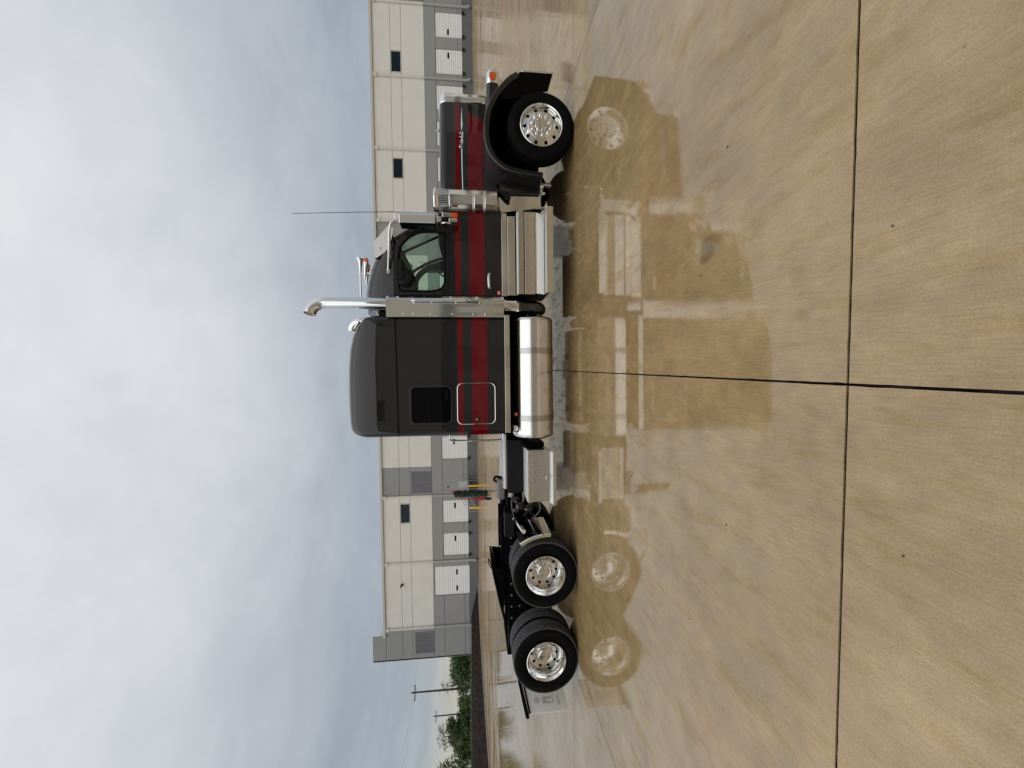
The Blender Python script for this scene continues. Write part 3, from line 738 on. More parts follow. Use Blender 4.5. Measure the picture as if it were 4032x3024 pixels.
pt('dark_well_sheet', MB().prism([(4.44, .40), (4.44, .9), (4.26, 1.06), (4.08, 1.2), (3.87, 1.29), (3.55, 1.33), (3.2, 1.26), (2.98, 1.02), (2.90, .55), (3.1, .48)], .58, .60), 'black', both=True)  # flat black sheet added to close the wheel well and keep it dark
# glossy panel and step behind the fender
rp_ = pt('fender_rear_panel', MB().prism([(3.07, 1.14), (2.72, 1.14), (2.70, .47), (2.88, .43), (2.90, .6), (2.95, .85), (3.0, 1.02)], .30, .33), 'gloss_black', both=True)
sub(MB().tube([(2.90, .27, .50), (2.83, .26, .47), (2.70, .26, .50)], .022, 10).lathe([(.035, 0), (.03, .03), (0, .04)], (2.84, .26, .475), (0, -1, 0), 12), 'bracket', 'chrome', rp_)
pt('strut', MB().tube([(2.72, .24, 1.12), (2.725, .24, .50)], .016, 10), 'gloss_black', both=True)
pt('strut_end', MB().lathe([(.024, 0), (.03, .03), (.02, .07), (0, .075)], (2.725, .24, .50), (0, 0, -1), 12), 'chrome', both=True)
pt('hood_latch', MB().tube([(2.83, .30, 1.235), (2.72, .22, 1.13), (2.63, .19, 1.03)], [.016, .03, .03], 8).box(2.60, 2.67, .16, .22, .98, 1.04), 'plastic', both=True)
pt('cowl_shield', MB().prism([(2.66, 1.16), (2.42, 1.14), (2.53, .49), (2.715, .49), (2.72, 1.10)], .28, .295), 'steel', both=True)
# headlight pods
def rsec(x, y0, y1, z0, z1, r): return [(x, a, b) for a, b in rrect(y0, y1, z0, z1, r, 4)]
pod = pt('headlight_pod', MB().loft([rsec(4.05, .34, .52, 1.16, 1.345, .05), rsec(4.20, .31, .55, 1.155, 1.338, .06), rsec(4.36, .29, .57, 1.15, 1.330, .06), rsec(4.47, .285, .575, 1.148, 1.322, .06)], True, True, True), 'dark', both=True)
sub(MB().loft([rsec(4.44, .278, .582, 1.140, 1.330, .065), rsec(4.50, .268, .590, 1.130, 1.335, .07), rsec(4.60, .270, .588, 1.135, 1.330, .065), rsec(4.655, .285, .575, 1.160, 1.305, .05)], True, False, True), 'bezel', 'chrome', pod)
sub(MB().prism(rrect(4.475, 4.59, 1.185, 1.285, .02, 3), .258, .275), 'side_lamp', 'amber', pod, 30, .004)
sub(MB().loft([rsec(4.656, .31, .55, 1.175, 1.29, .03), rsec(4.665, .33, .53, 1.19, 1.275, .03)], True, True, True), 'lens', 'glass', pod)
# hood
hwt = [(2.42, .66), (2.9, .645), (3.5, .585), (4.0, .525), (4.42, .475)]
def hsec(x, top=2.10, zb=None, grow=0, rad=.115):
    hw = lerp_tab(hwt, x)+grow; zb = zb if zb is not None else 1.13+(x-2.42)*.08
    pts = [(x, YC-hw, zb), (x, YC-hw, 1.39), (x, YC-hw, 1.40), (x, YC-hw, 1.70), (x, YC-hw+.002, top-rad)]
    for i in range(1, 7):
        t = R(15*i); pts.append((x, YC-hw+rad-rad*math.cos(t), top-rad+rad*math.sin(t)))
    pts += [(x, YC-hw*.45, top+.018), (x, YC, top+.024)]
    return pts+[(a, 2*YC-b, c) for a, b, c in reversed(pts[:-1])]
hd = pt('hood', MB().loft([hsec(x) for x in (2.42, 2.7, 2.9, 3.2, 3.5, 3.8, 4.1, 4.42)]), 'paint')
hy = lambda x: YC-lerp_tab(hwt, x)
def strip(pts, t=.008):     # thin chrome blade laid on the hood side: (x, z0, z1)
    secs = [[(x, hy(x)-.002, z0), (x, hy(x)-t, (z0+z1)/2), (x, hy(x)-.002, z1)] for x, z0, z1 in pts]
    return MB().loft(secs)
for fn_ in (None, mir):
    strip([(4.33, 1.730, 1.732), (4.22, 1.724, 1.737), (4.05, 1.717, 1.744), (3.93, 1.722, 1.740)]).build('trim_spear', 'chrome', hd, 0, fn=fn_)
    strip([(3.61, 1.717, 1.742), (3.3, 1.718, 1.739), (2.9, 1.713, 1.729), (2.75, 1.713, 1.726)]).build('trim_spear', 'chrome', hd, 0, fn=fn_)
# script badge, drawn stroke by stroke
def script(x_of, y_of, z0, h):
    mb = MB()
    def st_(pts, rad=.0048): mb.tube([(x_of(a), y_of(x_of(a)), z0+b*h) for a, b, _ in smooth([(a, b, 0) for a, b in pts], 5)], rad, 6)
    st_([(.02, .10), (.04, .55), (.07, 1.0)], .006); st_([(-.04, .80), (.02, 1.06), (.12, 1.08), (.17, .85), (.12, .58), (.045, .52)])
    st_([(.15, .30), (.22, .42), (.25, .55), (.21, .62), (.185, .40), (.22, .22), (.29, .30), (.35, .95)])          # e -> t
    st_([(.35, .95), (.33, .40), (.36, .22), (.42, .35), (.47, .55), (.43, .62), (.41, .40), (.44, .22), (.51, .34)]); st_([(.29, .72), (.41, .76)])
    st_([(.51, .34), (.53, .60), (.57, .55), (.575, .28), (.63, .30), (.69, 1.0)])                                  # r -> b
    st_([(.69, 1.0), (.655, .40), (.67, .22), (.72, .26), (.725, .48), (.68, .52), (.75, .45), (.785, .55)])
    st_([(.785, .55), (.775, .28), (.80, .22), (.845, .40), (.89, 1.02), (.86, .40), (.87, .22), (.92, .35), (.965, .92), (.94, .38), (.96, .22), (1.02, .34)]); st_([(.90, .72), (1.03, .78)])
    return mb
sb = script(lambda a: 3.625+a*.27, lambda x: hy(x)-.008, 1.695, .075)
sb.build('script_badge', 'chrome', hd); 
script(lambda a: 3.895-a*.27, lambda x: hy(x)-.008, 1.695, .075).build('script_badge', 'chrome', hd, fn=mir)
seam = MB()
for i in range(34):
    x = 2.75+i*.05; seam.lathe([(.006, 0), (.004, .003), (0, .004)], (x, hy(x), 1.842), (0, -1, 0), 6)
seam.build('hood_rivets', 'paint', hd, kind='stuff')
gr = pt('grille_shell', MB().loft([hsec(4.42, 2.102, 1.335, .004), hsec(4.43, 2.108, 1.335, .012), hsec(4.50, 2.108, 1.335, .012), hsec(4.56, 2.09, 1.335, .004), hsec(4.585, 2.06, 1.345, -.02)]), 'chrome')
MB().box(4.54, 4.56, YC-.45, YC+.45, 1.34, 2.05).build('grille_mesh', 'black', gr, 0)
for i in range(9):
    y = YC-.40+i*.1
    MB().box(4.561, 4.575, y-.012, y+.012, 1.36, 2.03).build('grille_bar', 'alu_dull', gr, 0)
MB().lathe([(.02, 0), (.024, .03), (.012, .04), (.018, .055), (0, .07)], (4.05, YC-.30, 2.105), (0, 0, 1), 14).build('hood_ornament', 'chrome', hd)
pt('radiator_bottom', MB().box(4.2, 4.54, YC-.5, YC+.5, .80, 1.335), 'black', bevel=.02)

# ---- cab
cabside = [(1.105, 1.13), (2.035, 1.14), (2.235, 1.36), (2.25, 1.95), (2.215, 2.20), (2.12, 2.48), (1.99, 2.67), (1.87, 2.755), (1.80, 2.770), (1.105, 2.778)]
winp = [(2.065, 2.01), (2.07, 2.30), (2.045, 2.42), (1.975, 2.545), (1.89, 2.63), (1.80, 2.685), (1.70, 2.697), (1.22, 2.70), (1.18, 2.685), (1.168, 2.64), (1.168, 2.22), (1.185, 2.12), (1.225, 2.05), (1.30, 2.012)]
def grow(poly, d):
    cx = sum(p[0] for p in poly)/len(poly); cz = sum(p[1] for p in poly)/len(poly)
    out = []
    for i, p in enumerate(poly):
        a, b = Vector(poly[i-1]), Vector(poly[(i+1) % len(poly)]); t = (b-a).normalized(); n_ = Vector((t.y, -t.x))
        if n_.dot(Vector((p[0]-cx, p[1]-cz))) < 0: n_ = -n_
        out.append((p[0]+n_.x*d, p[1]+n_.y*d))
    return out
dr = pt('door', MB().prism(cabside, .220, .262, 'xz', [winp]), 'paint', angle=30, both=True)
def ring3(poly, y, rad, n=8): return MB().tube([(a, y, b) for a, b in poly], rad, n, closed=True)
sub(ring3(grow(winp, .006), .222, .022), 'window_seal', 'seal', dr, 60)
sub(MB().prism(grow(winp, .058), .208, .221, 'xz', [grow(winp, .024)]), 'window_surround', 'dark', dr, 30)
sub(MB().prism(winp, .238, .243), 'window_pane', 'glass', dr, 0)
sub(MB().tube(smooth([(1.44, .19, 1.325), (1.40, .175, 1.335), (1.25, .175, 1.33), (1.215, .19, 1.325)], 4), .020, 10), 'handle', 'chrome', dr)
sub(MB().prism(rrect(1.165, 1.44, 1.285, 1.345, .028, 4), .212, .219), 'handle_cup', 'gloss_black', dr, 30)
bd = sub(MB().box(1.118, 1.182, .213, .219, 1.150, 1.205), 'badge', 'red_plastic', dr, 0)
for (a, b, c, d) in ((1.128, 1.172, 1.188, 1.194), (1.145, 1.155, 1.16, 1.188), (1.13, 1.14, 1.165, 1.182), (1.16, 1.17, 1.165, 1.182)):
    MB().box(a, b, .2105, .2128, c, d).build('badge_mark', 'white', dr[0], 0)
# upper body shell: rear strip, cowl, pillars, roof, floor, back wall
pt('cab_pillar', MB().box(.90, 1.098, .222, .262, 1.13, 2.778), 'paint', both=True)
pt('cowl', MB().prism([(2.042, 1.13), (2.44, 1.13), (2.44, 2.07), (2.30, 2.10), (2.20, 2.12), (2.243, 1.95), (2.243, 1.36)], .236, 2*YC-.236), 'paint', angle=30)
pt('cab_floor', MB().box(.92, 2.03, .264, 2*YC-.264, 1.10, 1.16), 'interior', angle=0)
pt('cab_back_wall', MB().box(.90, .93, .264, 2*YC-.264, 1.16, 2.9), 'interior', angle=0)
Tt = [(.88, 3.30), (.95, 3.325), (1.18, 3.325), (1.35, 3.295), (1.5, 3.25), (1.64, 3.19), (1.75, 3.125), (1.85, 3.04), (1.92, 2.95), (1.965, 2.84), (1.98, 2.79)]
def roofsec(x):
    T = lerp_tab(Tt, x); p = .62; out = []
    for i in range(0, 25):
        t = math.pi*i/24; c, s_ = math.cos(t), math.sin(t)
        hw = 1.0 if x < 1.8 else 1.0-.35*(x-1.8)
        y = YC-hw*math.copysign(abs(c)**p, c); out.append((x, y, 2.782+(T-2.782)*abs(s_)**p))
    return out
pt('cab_roof', MB().loft([roofsec(x) for x in (.88, .95, 1.06, 1.18, 1.35, 1.5, 1.64, 1.75, 1.85, 1.92, 1.965, 1.98)], False, True, False), 'dark', angle=60)
pt('headliner', MB().box(.94, 1.90, .30, 2*YC-.30, 2.74, 2.76), 'int_light', angle=0)
pt('roof_rail', MB().box(.90, 1.84, .224, .258, 2.780, 2.80), 'seal', both=True)
pt('a_pillar', MB().tube([(2.285, .25, 2.06), (2.245, .27, 2.24), (2.14, .29, 2.50), (2.02, .30, 2.70), (1.95, .31, 2.80)], .032, 8), 'dark', both=True)
ws = pt('windshield', MB().add([(2.30, .30, 2.09), (2.40, YC-.02, 2.09), (2.06, YC-.02, 2.80), (1.965, .33, 2.80)], [(0, 1, 2, 3)]), 'glass', angle=0, both=True)
pt('windshield_post', MB().tube([(2.405, YC, 2.08), (2.06, YC, 2.81)], .022, 8), 'seal')
pt('windshield_header', MB().tube([(1.97, .30, 2.80), (2.06, YC, 2.81), (1.97, 2*YC-.30, 2.80)], .03, 8), 'dark')
# external sun visor
vz = pt('sun_visor', MB().loft([[(1.68, y, 3.055+d), (1.92, y, 3.07+d), (2.00, y, 3.0+d), (2.17, y, 2.845+d*.6)] for y, d in ((.245, 0), (.5, .035), (.85, .05), (YC, .055), (1.59, .05), (1.94, .035), (2*YC-.245, 0))]), 'steel', angle=50)
for y in (.236, 2*YC-.248):
    MB().prism([(1.915, 3.066), (2.168, 2.846), (2.12, 2.775), (1.99, 2.80), (1.79, 2.862), (1.668, 3.03), (1.68, 3.058)], y, y+.012).build('visor_wing', 'visor', vz, 0)
for dx_ in (0, .018): MB().lathe([(.008, 0), (.006, .004), (0, .005)], (1.80+dx_, .235, 2.965), (0, -1, 0), 8).build('bolt', 'black', vz)
# interior
for y in (.62, 1.82):
    q = pt('seat', MB().box(1.14, 1.62, y-.24, y+.24, 1.62, 1.76), 'seat', bevel=.05)
    MB().prism([(1.16, 1.74), (1.30, 1.74), (1.16, 2.50), (1.05, 2.50)], y-.23, y+.23).build('backrest', 'seat', q, bevel=.04)
    MB().box(1.04, 1.13, y-.13, y+.13, 2.46, 2.66).build('headrest', 'seat', q, bevel=.03)
    MB().box(1.2, 1.55, y-.15, y+.15, 1.16, 1.62).build('base', 'interior', q, bevel=.02)
pt('dashboard', MB().prism([(2.20, 1.50), (1.92, 1.70), (1.86, 1.95), (1.90, 2.10), (2.2, 2.12)], .28, 2*YC-.28), 'interior', bevel=.02)
sw = pt('steering_wheel', MB().tube([(1.80+.08*math.cos(a)*.9, 1.82+.22*math.sin(a), 2.02+.20*math.cos(a)) for a in [2*math.pi*i/24 for i in range(24)]], .016, 8, closed=True), 'interior')
MB().tube([(1.80, 1.82, 2.02), (2.0, 1.82, 1.86)], .03, 8).build('column', 'interior', sw)

# mirrors, antenna, air cleaners
mr_ = pt('mirror', MB().loft([[(a, b, c) for a, b in rrect(2.075, 2.225, -.11, .10, .035, 4)] for c in (2.115, 2.63)], True, True, True), 'chrome', both=True, bevel=.01)
sub(MB().box(2.058, 2.078, -.10, .09, 2.125, 2.622), 'mirror_face', 'dglass', mr_, 0, .006)
sub(MB().tube(smooth([(2.15, -.01, 2.60), (2.15, -.01, 2.69), (2.115, .0, 2.755), (2.03, .02, 2.785), (1.80, .10, 2.815), (1.47, .205, 2.85)], 5), .019, 10), 'arm', 'chrome', mr_)
sub(MB().prism(rrect(1.42, 1.50, 2.825, 2.88, .02, 3), .19, .225), 'arm_bracket', 'chrome', mr_, 30)
sub(MB().tube([(2.255, -.03, 2.64), (2.255, -.03, 2.08)], .013, 8).tube(smooth([(2.255, -.03, 2.63), (2.25, -.03, 2.70), (2.20, -.02, 2.70), (2.15, -.01, 2.67)], 4), .012, 8), 'side_tube', 'chrome', mr_)
sub(MB().box(2.13, 2.21, -.04, .20, 2.03, 2.105).box(2.20, 2.265, -.045, .05, 1.90, 2.02).box(2.13, 2.185, -.05, .06, 1.80, 1.92), 'lower_bracket', 'chrome', mr_, 0, .008)
sub(MB().prism(rrect(2.20, 2.268, 1.795, 1.895, .02, 3), -.05, .0), 'turn_lamp', 'amber', mr_, 30, .006)
sub(MB().lathe([(.095, 0), (.095, .015), (.07, .04), (.02, .055), (0, .056)], (2.09, .0, 1.965), (1, 0, 0), 28), 'convex_mirror', 'chrome', mr_)
pt('antenna', MB().tube([(2.258, -.03, 2.66), (2.255, -.03, 2.82), (2.235, -.035, 3.25), (2.185, -.05, 4.115)], [.009, .0045, .004, .0035], 6), 'plastic')
bm_ = pt('door_mirror', MB().prism([(1.62, 2.735), (1.60, 2.615), (1.32, 2.60), (1.30, 2.715), (1.34, 2.745)], .08, .20), 'plastic', both=True, bevel=.02)
sub(MB().lathe([(.13, 0), (.13, .05), (.10, .09), (.04, .10), (0, .10)], (1.36, .20, 2.60), (0, -1, 0), 24), 'convex_bowl', 'plastic', bm_)
ac = pt('air_cleaner', MB().lathe([(.0, 1.17), (.10, 1.172), (.16, 1.185), (.178, 1.20), (.178, 1.212), (.178, 1.905), (.178, 1.915), (.174, 1.925)], (2.545, .22, 0), (0, 0, 1), 48), 'steel', both=True)
sub(MB().lathe([(.166, 1.925), (.166, 2.085)], (2.545, .22, 0), (0, 0, 1), 48, cap=False), 'inlet_core', 'black', ac)
gridv = MB()
for k in range(44):
    t = 2*math.pi*k/44; gridv.tube([(2.545+.174*math.cos(t), .22+.174*math.sin(t), 1.922), (2.545+.174*math.cos(t), .22+.174*math.sin(t), 2.09)], .0045, 4)
for k in range(9): gridv.lathe([(.170, -.0035), (.1775, -.0035), (.1775, .0035), (.170, .0035)], (2.545, .22, 1.935+k*.018), (0, 0, 1), 44, cap=False)
sub(gridv, 'inlet_screen', 'chrome', ac, kind='stuff')
sub(MB().lathe([(.183, 2.082), (.190, 2.095), (.190, 2.135), (.178, 2.152), (.10, 2.158), (0, 2.16)], (2.545, .22, 0), (0, 0, 1), 48), 'cap', 'chrome', ac)
for z in (1.555, 1.393): sub(MB().lathe([(.1785, z-.018), (.184, z-.016), (.181, z-.004), (.181, z+.004), (.184, z+.016), (.1785, z+.018)], (2.545, .22, 0), (0, 0, 1), 48, cap=False), 'band', 'chrome', ac)
oval = MB(); 
for rx, rz, o_ in ((.045, .022, .1815), (.033, .012, .1835)):
    pts = []
    for i in range(20):
        a = 2*math.pi*i/20; t = -math.pi/2+.22+rx*math.cos(a)/.18; pts.append((2.545+o_*math.cos(t), .22+o_*math.sin(t), 1.285+rz*math.sin(a)))
    oval.tube(pts, .003, 5, closed=True)
sub(oval, 'oval_emblem', 'alu_dull', ac)
pt('cleaner_pipe', MB().tube([(2.545, .24, 1.45), (2.545, .62, 1.45)], .09, 16), 'black', both=True)

# ---- cab skirt and steps
pt('cab_skirt', MB().box(1.10, 2.385, .205, .235, 1.045, 1.128), 'steel', both=True, bevel=.004)
sb_ = pt('step_box', MB().box(1.13, 2.34, .155, .75, .40, .875), 'black', both=True, bevel=.01)
sub(MB().box(1.10, 2.318, .15, .165, .925, 1.042), 'kick_panel', 'steel', sb_, 0, .003)
sub(MB().box(1.10, 2.36, .05, .17, .888, .903), 'upper_tread', 'tread_floor', sb_, 0, .003)
sub(MB().box(1.10, 2.36, .044, .056, .800, .886), 'upper_riser', 'steel', sb_, 0, .003)
sub(MB().box(1.10, 2.352, .052, .062, .632, .782), 'box_cover', 'steel', sb_, 0, .003)
sub(MB().prism([(.052, .628), (.064, .628), (.140, .470), (.128, .470)], 1.115, 2.352, 'yz'), 'slope_panel', 'steel', sb_, 0, .002)
sub(MB().box(1.12, 2.42, .002, .135, .444, .462), 'lower_tread', 'tread_floor', sb_, 0, .003)
sub(MB().box(1.12, 2.422, -.012, .002, .355, .462), 'lower_riser', 'steel', sb_, 0, .003)
sub(MB().prism([(2.352, .885), (2.362, .885), (2.425, .45), (2.425, .36), (2.413, .36)], .005, .08), 'end_bracket', 'alu_dull', sb_, 0)
bolts = MB()
for x in (1.14, 1.5, 1.9, 2.3):
    for z, y in ((.76, .052), (.65, .052), (.86, .044), (1.02, .15)): bolts.lathe([(.007, 0), (.005, .004), (0, .005)], (x, y, z), (0, -1, 0), 8)
sub(bolts, 'bolts', 'alu_dull', sb_, kind='stuff')

# ---- exhaust
prof = [(.755+.3150*i/14, .10+.007*((i-7)/7)**2+(.03*((i-12)/2) if i > 12 else 0)) for i in range(15)]
sh = pt('exhaust_shield', MB().loft([[(a, b, z) for a, b in prof] for z in (1.112, 1.5, 2.0, 2.5, 2.876)]), 'steel', angle=60, both=True)
sub(MB().loft([[(a, b+.005, z) for a, b in prof] for z in (1.112, 2.876)]), 'shield_back', 'black', sh, 60)
slots = MB()
for k in range(86):
    if k % 20 in (18, 19): continue
    z = 1.16+k*.0196; slots.box(1.050, 1.0725, .108, .128, z, z+.010)
sub(slots, 'vent_slots', 'black', sh, 0, kind='stuff')
rv = MB()
for z in (1.40, 1.58, 1.90, 2.22, 2.48, 2.62):
    rv.lathe([(.012, 0), (.010, .006), (.004, .010), (0, .010)], (.80, .1025, z), (0, -1, 0), 10)
for z in (1.48, 1.84, 2.2): rv.lathe([(.012, 0), (.010, .006), (0, .010)], (.975, .1005, z), (0, -1, 0), 10)
sub(rv, 'shield_bolts', 'chrome', sh, kind='stuff')
gh = sub(MB().tube(smooth([(.975, .10, 2.45), (.985, .05, 2.45), (.99, .035, 2.41), (.99, .035, 1.53), (.985, .05, 1.485), (.975, .10, 1.48)], 5), .017, 10), 'grab_handle', 'chrome', sh)
pt('muffler', MB().lathe([(.0, 1.12), (.12, 1.13), (.13, 1.2), (.13, 1.22), (.13, 2.76), (.13, 2.78), (.10, 2.86), (.0, 2.87)], (.92, .30, 0), (0, 0, 1), 28), 'steel', both=True)
sx, sy = .978, .23
path = [(sx, sy, 2.70), (sx, sy, 3.2), (sx, sy, 3.70), (sx, sy, 3.75)]
for i in range(1, 17):
    t = R(78*i/16); d = .165*(1-math.cos(t)); path.append((sx-d*.975, sy-d*.22, 3.78+.215*math.sin(t)))
lastp = Vector(path[-1]); path += [tuple(lastp+Vector((-.03, -.007, .006))), tuple(lastp+Vector((-.042, -.010, .008)))]
M['bore'] = mat('bore_reflection_tint', (.30, .25, .19), .45, .6)  # brown stands in for the tan reflection inside the mouth
stk = MB().tube(path, .0865, 40, cap=False)
# cut the mouth upright, as the curved stack is
tip = [(min(v[0], 1e9), v[1], v[2]) for v in stk.v]
sko = pt('exhaust_stack', stk, 'chrome', both=True)
sub(MB().tube(path[-5:-1], .083, 24, cap=True), 'bore_plug', 'bore', sko)  # shallow plug added just inside the mouth to catch the sky
ep = smooth([(.955, .24, 1.14), (.95, .24, .95), (.945, .25, .72), (.935, .29, .56), (.92, .45, .50), (.92, .8, .55)], 6)
pt('exhaust_elbow', MB().tube(ep[:9], .105, 24), 'chrome', both=True)
pt('exhaust_pipe', MB().tube(ep[7:], .098, 24), 'gloss_black', both=True)
pt('cab_air_fairing', MB().box(.76, .89, .35, 2*YC-.35, 1.3, 3.05), 'plastic', bevel=.03)

# ---- sleeper
def ssec(x, T, ins):
    y0 = .13+ins; pts = [(x, y0, 1.11), (x, y0, 1.6), (x, y0, 2.2), (x, y0, 2.70), (x, y0, 3.0), (x, y0, 3.18)]
    zt = min(3.18, T-.03); pts = [(a, b, min(c, zt)) for a, b, c in pts]
    for i in range(1, 10):
        t = R(90*i/9); pts.append((x, y0+.62*(1-math.cos(t)**.75), zt+(T-zt)*math.sin(t)**.8))
    pts.append((x, YC, T+.012))
    return pts+[(a, 2*YC-b, c) for a, b, c in reversed(pts[:-1])]
stn = [(.800, 2.98, .12), (.775, 3.12, .055), (.745, 3.22, .015), (.70, 3.31, .003), (.62, 3.40, 0), (.48, 3.475, 0), (.26, 3.53, 0), (0, 3.552, 0), (-.3, 3.558, 0), (-.62, 3.554, 0), (-.86, 3.54, 0), (-.95, 3.525, .004), (-1.0, 3.495, .014), (-1.035, 3.44, .035), (-1.06, 3.33, .085), (-1.065, 3.20, .14)]
slp = pt('sleeper', MB().loft([ssec(*q) for q in stn], True, True, True), 'paint_s', angle=40)
for fn_ in (None, mir):
    MB().tube([(.76, .125, 2.752), (-.99, .125, 2.728), (-1.04, .17, 2.727)], .009, 6).build('seam_trim', 'seal', slp, fn=fn_)
    rv = MB()
    for i in range(20):
        x = .70-i*.087; rv.lathe([(.008, 0), (.006, .004), (0, .005)], (x, .130, 2.735+.0137*(x)), (0, -1, 0), 6)
        rv.lathe([(.006, 0), (.004, .003), (0, .004)], (x, .130, 1.145), (0, -1, 0), 6)
    for i in range(17): rv.lathe([(.008, 0), (.006, .004), (0, .005)], (-.925, .130, 1.18+i*.09), (0, -1, 0), 6)
    rv.build('rivets', 'dark', slp, fn=fn_, kind='stuff')
    w = MB().prism(rrect(-.876, -.278, 1.903, 2.553, .085, 5), .108, .1285, 'xz', [rrect(-.848, -.306, 1.931, 2.525, .065, 5)]).build('window', 'gloss_black', slp, 40, .007, fn=fn_)
    MB().prism(rrect(-.852, -.302, 1.927, 2.529, .067, 5), .119, .1255).build('pane', 'dglass', w, 0, fn=fn_)
    MB().box(-.85, -.304, .114, .1188, 2.262, 2.276).build('slider_bar', 'seal', w, 0, fn=fn_)
    MB().prism(rrect(-.50, -.36, 1.985, 2.02, .014, 3), .112, .1185).build('vent_latch', 'seal', w, 0, fn=fn_)
    h = MB().prism(rrect(-.872, -.262, 1.268, 1.828, .075, 5), .124, .1295).build('luggage_door', 'paint_s', slp, 40, fn=fn_)
    MB().tube([(a, .122, b) for a, b in rrect(-.880, -.254, 1.260, 1.836, .08, 6)], .008, 8, closed=True).build('door_trim', 'chrome', h, fn=fn_)
    MB().prism(rrect(-.835, -.78, 1.505, 1.56, .012, 3), .114, .1235).build('lock_plate', 'gloss_black', h, 30, fn=fn_)
    MB().lathe([(.018, 0), (.016, .012), (0, .014)], (-.807, .114, 1.545), (0, -1, 0), 14).build('lock', 'chrome', h, fn=fn_)
    MB().box(-1.025, .79, .100, .135, 1.028, 1.106).build('skirt', 'steel', slp, 0, .004, fn=fn_)
    MB().lathe([(.0, -.12), (.018, -.06), (.03, .02), (.026, .05), (0, .055)], (.70, .50, 3.40), (.8, 0, -.6), 16).build('roof_lamp', 'chrome', slp, fn=fn_)
for y in (.30, 2*YC-.30):
    pt('rear_grab_rail', MB().tube(smooth([(-1.05, y, 1.965), (-1.12, y, 1.965), (-1.155, y, 1.925), (-1.165, y, 1.5), (-1.165, y, 1.21), (-1.14, y, 1.14), (-1.05, y, 1.12)], 4), .015, 10), 'chrome')
# roof horns and marker lamps
for y in (.80, 1.64):
    h = pt('air_horn', MB().lathe([(.072, 0), (.070, .008), (.052, .02), (.034, .06), (.024, .13), (.018, .25), (.014, .27), (.014, .64), (0, .64)], (1.82, y, 3.425), (-1, 0, 0), 24), 'chrome')
    MB().tube([(1.58, y, 3.42), (1.58, y, 3.25)], .012, 8).build('mount', 'chrome', h)
for i in range(5):
    y = .60+i*.31; z = 3.275 if i in (0, 4) else 3.33
    q = pt('marker_lamp', MB().lathe([(.0, -.40), (.012, -.34), (.026, -.2), (.034, -.09), (.034, -.07)], (1.77, y, z), (1, 0, -.08), 16), 'chrome')
    MB().lathe([(.036, -.07), (.038, -.05), (.034, -.015), (.018, 0), (0, .002)], (1.77, y, z), (1, 0, -.08), 16).build('lens', 'amber', q)

# ---- fuel tanks
ft = pt('fuel_tank', MB().lathe([(.0, -1.165), (.12, -1.16), (.24, -1.14), (.30, -1.115), (.322, -1.085), (.326, -1.07), (.326, -1.06), (.326, .71), (.326, .72), (.322, .745), (.30, .768), (.24, .787), (.12, .80), (0, .803)], (0, .37, .637), (1, 0, 0), 64), 'alu', both=True)
for x in (-.81, .24): sub(MB().lathe([(.3275, -.045), (.3300, -.043), (.3300, .043), (.3275, .045)], (x, .37, .637), (1, 0, 0), 64, cap=False), 'strap', 'strap', ft)
for x in (-1.07, .722): sub(MB().lathe([(.326, -.006), (.3295, -.003), (.3295, .003), (.326, .006)], (x, .37, .637), (1, 0, 0), 64, cap=False), 'weld_bead', 'alu_dull', ft)
sub(MB().lathe([(.055, 0), (.055, .03), (.048, .05), (0, .052)], (-.97, .255, .935), (0, -.34, .94), 20), 'filler_cap', 'chrome', ft)
sub(MB().tube([(.08, .37, .96), (.08, .37, 1.03)], .03, 8), 'fitting', 'black', ft)
pt('tank_bracket', MB().box(-.86, -.76, .42, .80, .30, 1.0).box(.19, .29, .42, .80, .30, 1.0), 'black', both=True, bevel=.01)
pt('under_body', MB().box(-1.05, .76, .30, 2*YC-.30, 1.0, 1.10), 'plastic', angle=0)
pt('side_marker', MB().lathe([(.03, 0), (.028, .008), (0, .014)], (-.752, .205, .925), (0, -1, 0), 16), 'amber', both=True)
pt('side_marker_bracket', MB().box(-.80, -.70, .206, .30, .90, 1.0), 'black', both=True)

# ---- rear deck, hoses, tool box
M['deck'] = mat('deck_aluminium', (.84, .84, .83), .5, .7)
dk = pt('deck_plate', MB().box(-2.08, -1.14, .74, 2*YC-.74, 1.045, 1.09), 'deck', bevel=.006)
rb = MB().box(0, .018, .76, 2*YC-.76, 1.09, 1.108).mesh('deck_rib', 'deck', 0)
for i in range(20): place(rb, 'deck_rib', dk, .004, loc=(-2.06+i*.046, 0, 0))
for (x0, x1) in ((-1.355, -1.27), (-2.235, -2.155)):
    dcl = pt('frame_decal', MB().box(x0, x1, .785, .7985, .93, 1.02), 'white', angle=0)
    MB().box(x0+.006, x1-.006, .783, .7848, 1.003, 1.016).build('decal_stripe', 'orange', dcl, 0)
    MB().box(x0+.006, x1-.006, .783, .7848, .936, .964).build('decal_block', 'grey_plastic', dcl, 0)
    if x0 > -2: MB().box(x0+.03, x1-.03, .783, .7848, .968, .996).build('decal_mark', 'black', dcl, 0)
    else: MB().box(x0+.012, x1-.012, .783, .7848, .968, .996).build('decal_mark', 'logo_grey', dcl, 0)
tb = pt('tool_box', MB().box(-2.118, -1.308, .105, .60, .412, .762), 'alu_dull', both=True, bevel=.004)
sub(MB().box(-2.10, -1.325, .094, .1045, .425, .692), 'tool_box_door', 'tread', tb, 0, .004)
sub(MB().box(-2.122, -1.304, .085, .1045, .700, .768), 'top_rail', 'alu_dull', tb, 0, .004)
sub(MB().box(-2.118, -1.308, .11, .58, .763, .772), 'top_tread', 'tread_floor', tb, 0)
sub(MB().prism([(.104, .424), (.104, .410), (.03, .372), (.025, .384)], -2.14, -1.33, 'yz'), 'tread_slope', 'tread_floor', tb, 0)
